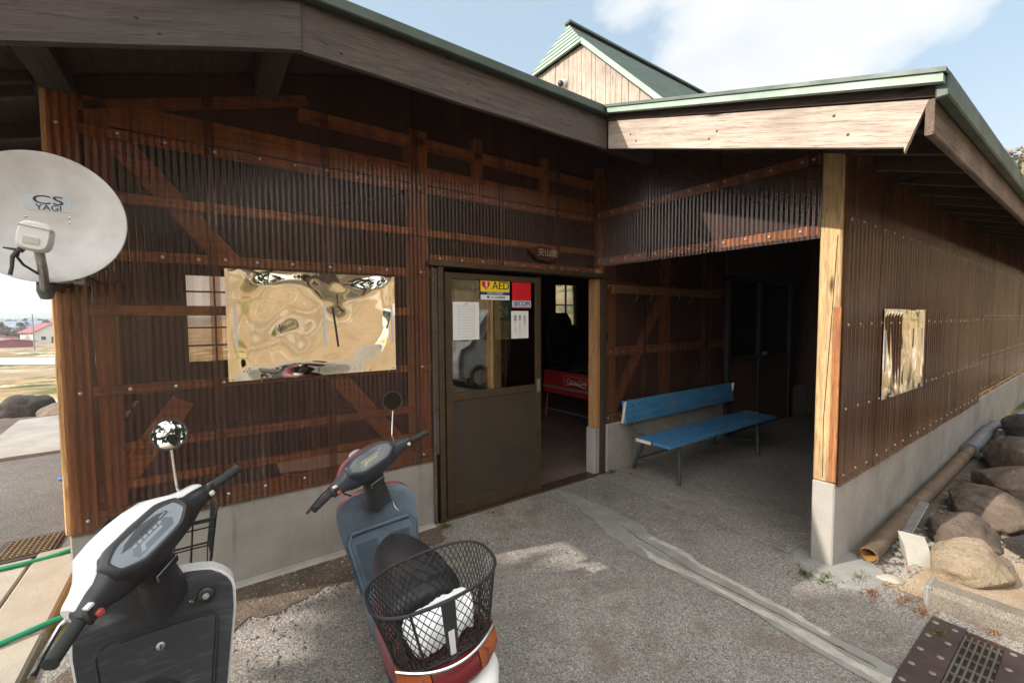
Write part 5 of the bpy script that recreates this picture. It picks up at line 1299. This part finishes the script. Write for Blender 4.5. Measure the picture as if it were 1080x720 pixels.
        def cf_(a, b):
            x, y = -.125+.25*a, -.80+.16*b
            h = .045+.055*math.sin(PI*b)*(.6+.4*math.sin(PI*a))+.022*noise.noise(Vector((a*4, b*4, 2)))+.01*noise.noise(Vector((a*11, b*9, 5)))
            k = 1-.25*abs(2*b-1)**2
            return Vector((x*k, y+.03*(a-.5), .685+h))
        cl.slab(cf_, lambda a, b: (0, 0, -.03), 30, 24)
        mw = Matrix.Translation(Vector(loc)) @ Matrix.Rotation(yaw_, 4, 'Z') @ Matrix.Rotation(-lean, 4, 'Y') @ Matrix.Scale(s, 4)
        tag(link('folded_cloth', cl.xf(lambda p: mw @ Vector(p)), M_CLOTH, smooth=True, angle=80), 'folded white cloth lying in the rear mesh basket of the wine red scooter', 'cloth')
    return S_
M_NAVYB = plain('dark blue grey recess', (.045, .065, .09, 1), (.03, .045, .062, 1), 8, .6)
M_RED2 = plain('faded red button', (.5, .08, .07, 1), None, 9, .4)
M_CLEARW = plain('headlamp glass', (.6, .62, .64, 1), (.5, .52, .54, 1), 20, .1)
M_GAUGEW = plain('reflection pale gauge', (.62, .63, .66, 1), (.5, .52, .55, 1), 12, .4)  # gauge and grey dial painted pale for the reflection in the dash glass
M_GAUGEY = plain('dark gauge', (.10, .11, .09, 1), (.06, .065, .06, 1), 12, .4)
M_YELLOWMK = plain('yellowed print', (.62, .56, .2, 1), (.5, .45, .2, 1), 12, .5)
M_DARKMIR, _nt, _o = newmat('darkened mirror'); bsdf(_nt, _o, (.035, .035, .038), .1, 1)  # the dark reflection is put into the mirror's own colour
scooter((-.144, -1.629, 0), -.005, .006, .942, .933, dict(kind='white', grow=.009, cowl=1.0, body=M_WHITEPAINT, inner=M_SHIELD, dash=M_BLACKPL, gauge=M_GAUGEW, gaugeface=plain('grey dial', (.33, .34, .37, 1), None, 9, .4), scale=M_WHITE, seat=M_SEAT, skirt=M_WHITEPAINT,
        mirror_n=(.14, -1, .30), mirror_m=M_MIRROR, label='white scooter with black cockpit and front wire basket, nearest the concrete walk', shield_label='scuffed black leg shield with locked glove box'))
scooter((.746, -1.213, 0), -.127, .135, .918, .431, dict(kind='red', grow=-.004, cowl=.25, body=M_REDPAINT, inner=M_BLUEGREY, dash=M_NAVY, gauge=M_GAUGEY, gaugeface=plain('worn dial', (.2, .19, .12, 1), None, 9, .4), scale=M_YELLOWMK, seat=M_SEAT, skirt=M_WHITEPAINT,
        mirror_n=(-.15, -1, .1), mirror_m=M_DARKMIR, label='wine red scooter with blue grey leg shield and black mesh rear basket', body_label='faded wine red rear body'))

# ------------------------------------------------------------------ van and bank behind the camera (seen in the door glass and the films)
vn = empty('parked_van', (6.05, -6.15, 0), 'silver one box van parked facing left, reflected in the door glass', 'van')
vn.rotation_euler = (0, 0, math.radians(-3))
M_SILVER = plain('silver van paint', (.50, .51, .53, 1), (.45, .46, .48, 1), 3, .25, .25)
M_VGLASS = plain('dark van glass', (.02, .025, .025, 1), None, 3, .06)
def vq(name, mb, m, parent=None, smooth=True): return link(name, mb, m, parent or vn, smooth, angle=30)
prof = [(-1.68, .28), (-1.70, .62), (-1.62, .92), (-1.40, 1.02), (-.98, 1.62), (-.85, 1.74), (-.5, 1.83), (1.2, 1.83), (1.58, 1.76), (1.68, 1.2), (1.70, .55), (1.66, .28)]
rings = []
for y, k in ((-.70, .93), (-.735, .985), (-.74, 1.0), (.74, 1.0), (.735, .985), (.70, .93)):
    rings.append([(x*(.985+.015*k), y*(1 if z < 1.05 else 1-.11*(z-1.05)/.78), .28+(z-.28)*(.96+.04*k)) for x, z in prof])
bd = vq('body', MB().loft(rings), M_SILVER)
for sy in (-1, 1):
    def sidew(pts): return MB().prism([(x, sy*(.742 if z < 1.06 else .742*(1-.11*(z-1.05)/.78))+sy*.002, z) for x, z in pts], (0, sy*.006, 0))
    vq('side_window', sidew([(-1.05, 1.12), (-.72, 1.62), (-.12, 1.66), (-.12, 1.12)]), M_VGLASS)
    vq('side_window', sidew([(-.04, 1.12), (-.04, 1.66), (.72, 1.66), (.72, 1.12)]), M_VGLASS)
    vq('side_window', sidew([(.8, 1.12), (.8, 1.66), (1.5, 1.6), (1.54, 1.12)]), M_VGLASS)
    vq('door_seam', MB().box((-.085, sy*.738, .35), (-.075, sy*.745, 1.1)).box((.755, sy*.738, .35), (.765, sy*.745, 1.1)).box((-.85, sy*.738, .5), (-.84, sy*.745, 1.05)), M_RUBBER)
    vq('door_handle', MB().box((-.25, sy*.74, .98), (-.12, sy*.76, 1.01), .005).box((.0, sy*.74, .98), (.13, sy*.76, 1.01), .005), M_SILVER)
    vq('headlight', MB().loft([[(-1.715, sy*.42, .66), (-1.715, sy*.68, .66), (-1.66, sy*.70, .84), (-1.66, sy*.45, .84)], [(-1.6, sy*.42, .66), (-1.6, sy*.68, .66), (-1.58, sy*.70, .84), (-1.58, sy*.45, .84)]]), M_CLEARW)
    vq('side_mirror', MB().box((-1.02, sy*.80, 1.12), (-.95, sy*.95, 1.3), .02), M_BLACKPL)
    for x in (-1.12, 1.12):
        t = vq('wheel', MB().lathe([(.17, -.08), (.25, -.085), (.275, -.06), (.28, 0), (.275, .06), (.25, .085), (.17, .08)], (x, sy*.665, .28), (0, 1, 0), 28), M_RUBBER)
        vq('hub_cap', MB().lathe([(.0003, .088), (.05, .09), (.06, .082), (.15, .088), (.175, .08), (.17, .06), (.0003, .06)], (x, sy*.665, .28), (0, sy, 0), 24), M_STEEL, t)
vq('windscreen', MB().prism([(-1.36, -.60, 1.09), (-1.36, .60, 1.09), (-.99, .57, 1.61), (-.99, -.57, 1.61)], (-.02, 0, .014)), M_VGLASS)
vq('bumper', MB().box((-1.76, -.70, .26), (-1.60, .70, .46), .04).box((1.62, -.70, .26), (1.75, .70, .46), .04), M_SILVER)
vq('number_plate', MB().box((-1.77, -.17, .44), (-1.755, .17, .60), .002), M_YELLOW, smooth=False)
# trees: tapered trunk, limbs, leaf clumps
def leaves(mb, c, r, n, size, rnd, flat=.5):
    for i in range(n):
        d = Vector((rnd.gauss(0, 1), rnd.gauss(0, 1), rnd.gauss(0, 1))).normalized()*(rnd.random()**.45)
        p = Vector(c)+Vector((d.x*r[0], d.y*r[1], d.z*r[2]))
        a = Vector((rnd.uniform(-1, 1), rnd.uniform(-1, 1), rnd.uniform(-1, 1)*flat)).normalized()*size*rnd.uniform(.5, 1.2)
        b = Vector((rnd.uniform(-1, 1), rnd.uniform(-1, 1), rnd.uniform(-1, 1))).normalized()
        b = (b-a.normalized()*b.dot(a.normalized())).normalized()*a.length*.45
        k = len(mb.v); mb.v += [tuple(p-a), tuple(p+b*.9), tuple(p+a), tuple(p-b)]; mb.f.append((k, k+1, k+2, k+3))
def tree(x, y, h, kind, label, seed, z=None, crown_r=1.6, group=None, clumps=None, size=.12, n=110):
    rnd = random.Random(seed); z = terr(x, y) if z is None else z
    t = empty(kind, (x, y, z), label, 'tree', group)
    tr = MB().tube([(0, 0, -.1), (.05, .02, h*.3), (-.03, .05, h*.6), (.02, 0, h*.95)], [h*.028, h*.022, h*.014, h*.004], 9)
    lf = MB()
    if clumps is None:
        clumps = []
        for i in range(26):
            f = rnd.uniform(.22, 1); a = rnd.uniform(0, 6.28)
            rr = crown_r*(1.05-f if kind == 'conifer' else math.sin(PI*min(1, f*.85+.12)))*rnd.uniform(.5, 1)
            clumps.append(((rr*math.cos(a), rr*math.sin(a), h*f), crown_r*rnd.uniform(.22, .42)))
    for c, r in clumps:
        tr.tube([(0, 0, max(.4, c[2]-r*1.2)), tuple(Vector(c)*.6+Vector((0, 0, c[2]*.37))), c], [h*.007, h*.005, h*.002], 5)
        leaves(lf, c, (r, r, r*.7), n, size, rnd)
    link('trunk', tr, M_BARK, t, True); link('crown', lf, M_LEAFB if kind == 'bare_tree' else M_LEAF, t, fix=False)
    return t
rnd = random.Random(21)
SHADE = []
for i in range(40):
    a = rnd.uniform(0, 6.28); q_ = rnd.random()**.5
    SHADE.append(((1.35*q_*math.cos(a)*.7, (1.55*q_*math.cos(a)), 5.65+1.15*q_*math.sin(a)-.12*(1.5*q_*math.cos(a))), rnd.uniform(.28, .5)))
tree(-8.0, .15, 7.0, 'evergreen_tree', 'evergreen tree beyond the left picture edge that shades the court', 3, clumps=SHADE, size=.13, n=190)
for i, (x, y, h) in enumerate(((-7, -19, 9), (-4.5, -24, 10), (-2.5, -21, 9), (-.5, -25, 10), (1.5, -20, 9.5), (3.2, -24, 10), (5.5, -21, 10.5), (7.6, -25, 11), (9.5, -21, 9), (12, -24, 10), (15, -22, 10), (18, -20, 9), (22, -23, 10))):
    tree(x, y, h, 'conifer', 'dark conifer on the grassy bank behind the viewer, seen in the mirror films', 30+i, crown_r=2.2, group='conifers on the bank', size=.24, n=75)
# wooded hill at the far right
hl = MB(); hb = MB(); rnd = random.Random(8)
for i in range(620):
    x = rnd.uniform(24, 100); y = rnd.uniform(-35, 60); z = terr(x, y)
    leaves(hl if rnd.random() < .45 else hb, (x, y, z+.5), (2.2, 2.2, 1.1), 90, .3, rnd)
tag(link('hillside_evergreens', hl, M_LEAF, fix=False), kind='stuff'); tag(link('hillside_brush', hb, M_LEAFB, fix=False), kind='stuff')

# ------------------------------------------------------------------ village and hills far left
def at(u, fwd_, z=None):
    """point seen at column u, fwd metres ahead of the viewer"""
    k = (u-540)/F_PX; x = fwd_*(fw.x+k*rt.x); y = -3.06+fwd_*(fw.y+k*rt.y)
    return Vector((x, y, terr(x, y) if z is None else z))
def house(u, d, w_, dep, h, roof_h, wallm, roofm, label, name='house', yaw_=.3):
    p = at(u, d); t = empty(name, p, label, 'house' if name == 'house' else 'shed', rot=(0, 0, yaw_))
    link('wall', MB().prism([(-w_/2, -dep/2, -.3), (w_/2, -dep/2, -.3), (w_/2, -dep/2, h), (0, -dep/2, h+roof_h*.96), (-w_/2, -dep/2, h)], (0, dep, 0)), wallm, t)
    for sx in (-1, 1):
        link('roof', MB().prism([(sx*(w_/2+.5), -dep/2-.4, h-.5*roof_h/(w_/2)), (0, -dep/2-.4, h+roof_h), (0, -dep/2-.4, h+roof_h+.18), (sx*(w_/2+.5), -dep/2-.4, h-.5*roof_h/(w_/2)+.18)], (0, dep+.8, 0)), roofm, t)
    if name == 'house':
        for x in (-w_*.25, w_*.25):
            o_ = link('window', MB().box((x-.6, -dep/2-.06, 1.0), (x+.6, -dep/2-.01, 2.2)), M_WHITE, t)
            link('pane', MB().box((x-.52, -dep/2-.09, 1.08), (x+.52, -dep/2-.061, 2.12)), M_VGLASS, o_)
            if h > 4: link('window', MB().box((x-.6, -dep/2-.06, 3.5), (x+.6, -dep/2-.01, 4.6)), M_VGLASS, t)
        link('door', MB().box((-.5, -dep/2-.05, 0), (.5, -dep/2-.012, 2.0)), M_DOORFRAME, t)
    return t
M_RROOF = plain('red roof sheet', (.25, .045, .05, 1), (.18, .035, .04, 1), .6, .5)
M_BROOF = plain('blue grey tiles', (.2, .25, .32, 1), (.14, .18, .23, 1), .6, .5)
M_PLASTER = plain('pale plaster', (.62, .6, .55, 1), (.55, .53, .48, 1), .4, .8)
house(50, 135, 9, 8, 3.4, 2.6, M_PLASTER, M_RROOF, 'pale house with red roof right of the utility pole', yaw_=.55)
house(14, 112, 7.5, 4, 1.4, .6, M_RROOF, M_RROOF, 'low dark red shed in front of the village', 'shed', .2)
house(-6, 120, 8, 5, 2.0, .7, M_PLASTER, M_RROOF, 'low shed with a red roof at the left picture edge', 'shed', .2)
house(12, 165, 10, 8, 4.6, 2.0, M_PLASTER, M_BROOF, 'grey house with blue tiled roof behind the dark red shed', yaw_=1.4)
house(30, 170, 12, 8, 4.4, 2.2, M_PLASTER, M_BROOF, 'house with a broad pale blue roof between shed and pole', yaw_=1.5)
house(3, 185, 9, 8, 4.2, 2.2, M_PLASTER, M_BROOF, 'small blue roofed house farthest left in the village', yaw_=1.3)
house(40, 210, 9, 8, 4.6, 2.2, M_PLASTER, M_BROOF, 'blue roofed house behind the utility pole', yaw_=1.0)
for i, (u, d, w_, h_, y_) in enumerate(((-14, 190, 9, 4.4, 1.2), (20, 205, 10, 4.2, .9), (50, 230, 9, 4.4, 1.3), (26, 240, 11, 4.5, .4))):
    house(u, d, w_, 8, h_, 2.0, M_PLASTER, M_BROOF if i % 2 else M_RROOF, ('small far house under the left edge of the dish', 'far blue roofed house between the red shed and the pole', 'far red roofed house behind the pale house', 'far house with long blue roof at the foot of the hills')[i], yaw_=y_)
pp_ = at(36, 98); ut = empty('utility_pole', pp_, 'thin grey utility pole beside the red roofed house', 'pole')
link('pole', MB().tube([(0, 0, -.2), (0, 0, 8.2)], [.16, .1], 8), M_PATCH, ut, True)
link('cross_arm', MB().box((-.8, -.05, 7.3), (.8, .05, 7.42)).box((-.6, -.05, 6.6), (.6, .05, 6.7)), M_STEEL, ut)
rv = []
for u, d in ((-200, 66), (62, 66), (120, 67), (120, 80), (62, 79), (-200, 79)): p = at(u, d); rv.append((p.x, p.y, 0))
zr = max(at(u, d).z for u in (-100, 0, 60) for d in (66, 73, 79))+.06
m, nt_, out_ = newmat('pale river'); bsdf(nt_, out_, mix(nt_, (.36, .40, .43, 1), (.45, .45, .43, 1), ramp(nt_, noise_(nt_, coords(nt_, (.2, .2, .2)), 1, 4), [(.4, 0), (.6, 1)])), .35, 0, .5)
tag(link('river', MB().add([(a, b, zr) for a, b, c in rv], [tuple(range(6))]), m, loc=(0, 0, 0)), kind='structure')
def ridge(name, d, h, seed, m, u0=-900, u1=330, n=120):
    mb = MB()
    for i in range(n+1):
        u = u0+(u1-u0)*i/n; p = at(u, d, 0)
        hh = h*(.75+.35*noise.noise(Vector((u*.006, seed, 0)))+.12*noise.noise(Vector((u*.03, seed, 2)))+.05*noise.noise(Vector((u*.12, seed, 5))))
        a = at(u, d*.8, 0); b = at(u, d*1.3, 0)
        mb.v += [(a.x, a.y, -8), (p.x*.93, p.y*.93, -8+(hh+8)*.62), (p.x, p.y, hh), (b.x, b.y, -8)]
    for i in range(n):
        for k in range(3): a = i*4+k; mb.f.append((a, a+1, a+5, a+4))
    return tag(link(name, mb, m, loc=(0, 0, 0), smooth=True), kind='structure')
M_HILLF = leaf_mat('wooded hill', (.05, .065, .04), (.10, .10, .06))
ridge('hills', 1500, 44, 3, M_HILLF); ridge('hills', 620, 7.5, 8, M_HILLF)
for i, (u, d, h) in enumerate(((2, 150, 6), (7, 128, 5), (-3, 128, 6), (22, 150, 6), (27, 140, 4.5), (50, 180, 7), (33, 190, 7), (17, 200, 7), (44, 250, 8), (10, 250, 8), (28, 260, 8))):
    p = at(u, d); tree(p.x, p.y, h, 'bare_tree' if i % 2 else 'evergreen_tree', ('leafless tree among the village roofs' if i % 2 else 'dark tree among the village roofs'), 60+i, crown_r=2.2, group='village trees', size=.5, n=26)

# ------------------------------------------------------------------ air
hv = MB().box((-1000, -600, -14), (1000, 2300, 75))
hm, nt_, out_ = newmat('thin haze'); pv = N(nt_, 'ShaderNodeVolumePrincipled'); pv.inputs['Density'].default_value = .0006; pv.inputs['Color'].default_value = (.86, .92, 1, 1); pv.inputs['Anisotropy'].default_value = .3
L(nt_, pv.outputs[0], out_.inputs['Volume'])
ho = tag(link('haze', hv, hm, loc=(0, 0, -14)), kind='stuff')

# ------------------------------------------------------------------ light, sky, render settings
SUN = Vector((-1, .30, .65)).normalized()
ld = bpy.data.lights.new('sun', 'SUN'); ld.energy = 3.0; ld.angle = math.radians(.53); ld.color = (1, .93, .82)
lo = bpy.data.objects.new('sun', ld); COL.objects.link(lo); lo.location = (-20, 6, 13)
lo.rotation_euler = SUN.to_track_quat('Z', 'Y').to_euler()
w = bpy.data.worlds.new('World'); sc.world = w; w.use_nodes = True
nt = w.node_tree
for n in list(nt.nodes): nt.nodes.remove(n)
wo = nt.nodes.new('ShaderNodeOutputWorld'); bg = nt.nodes.new('ShaderNodeBackground')
sky = N(nt, 'ShaderNodeTexSky', sky_type='NISHITA'); sky.sun_disc = False
sky.sun_elevation = math.asin(SUN.z); sky.sun_rotation = math.atan2(SUN.x, SUN.y)
sky.altitude = 200; sky.air_density = 1.0; sky.dust_density = 1.6; sky.ozone_density = 1.0
tc = N(nt, 'ShaderNodeTexCoord')
vm = N(nt, 'ShaderNodeVectorMath', operation='NORMALIZE'); L(nt, tc.outputs['Generated'], vm.inputs[0])
sp = N(nt, 'ShaderNodeSeparateXYZ'); L(nt, vm.outputs[0], sp.inputs[0])
# cloud layer: noise on a plane above the place
zz = math_(nt, 'MAXIMUM', sp.outputs['Z'], .06)
zz = math_(nt, 'ADD', zz, .12)
cb = N(nt, 'ShaderNodeCombineXYZ'); L(nt, math_(nt, 'DIVIDE', sp.outputs['X'], zz), cb.inputs[0]); L(nt, math_(nt, 'DIVIDE', sp.outputs['Y'], zz), cb.inputs[1])
c1 = noise_(nt, cb.outputs[0], 1.25, 9, .55, .2)
SKYC = (2.35, 3.05, 3.5, 1); CL0 = (3.6, 3.7, 3.85); CL1 = (4.5, 4.5, 4.5)
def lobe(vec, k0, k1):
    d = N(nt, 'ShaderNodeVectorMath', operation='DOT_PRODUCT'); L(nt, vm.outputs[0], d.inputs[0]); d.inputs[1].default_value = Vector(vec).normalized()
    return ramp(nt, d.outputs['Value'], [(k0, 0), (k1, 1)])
bank = math_(nt, 'MULTIPLY', lobe((1.19, .42, .56), .955, .985), .33)
bank2 = math_(nt, 'MULTIPLY', lobe((.70, .62, .66), .975, .998), .13)
clear = math_(nt, 'MULTIPLY', lobe((1.25, .18, .42), .985, .999), -.3)
cf = math_(nt, 'ADD', math_(nt, 'ADD', math_(nt, 'ADD', c1, bank), bank2), clear)
mask = ramp(nt, cf, [(.57, 0), (.63, .7), (.70, 1)])
hz = ramp(nt, sp.outputs['Z'], [(0, 1), (.1, .8), (.35, .72), (.8, .6)])
col = mix(nt, sky.outputs[0], ramp(nt, sp.outputs['Z'], [(0, (3.6, 3.75, 3.85)), (.14, (3.3, 3.6, 3.75)), (.4, SKYC)]), hz)
shade = ramp(nt, noise_(nt, cb.outputs[0], 2.1, 6, .6), [(.3, CL0), (.7, CL1)])
col = mix(nt, col, shade, math_(nt, 'MULTIPLY', mask, .92))
# brightness added to the unseen sky sunward and behind the viewer, lifting the shade
sky_fill = math_(nt, 'MULTIPLY', ramp(nt, c1, [(.3, .55), (.6, 1)]), lobe((-.62, -.62, .62), -.05, .8))
col = mix(nt, col, (13.5, 13.2, 12.8, 1), sky_fill)
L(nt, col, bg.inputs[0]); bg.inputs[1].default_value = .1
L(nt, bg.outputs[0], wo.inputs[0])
vs = sc.view_settings; vs.view_transform = 'Standard'; vs.look = 'None'; vs.gamma = 1; vs.use_curve_mapping = False; vs.exposure = 1.32
sc.render.engine = 'CYCLES'
cy = sc.cycles; cy.max_bounces = 10; cy.transparent_max_bounces = 16; cy.diffuse_bounces = 5; cy.glossy_bounces = 4; cy.transmission_bounces = 4
cy.use_denoising = True; cy.caustics_reflective = False; cy.caustics_refractive = False; cy.sample_clamp_indirect = 6
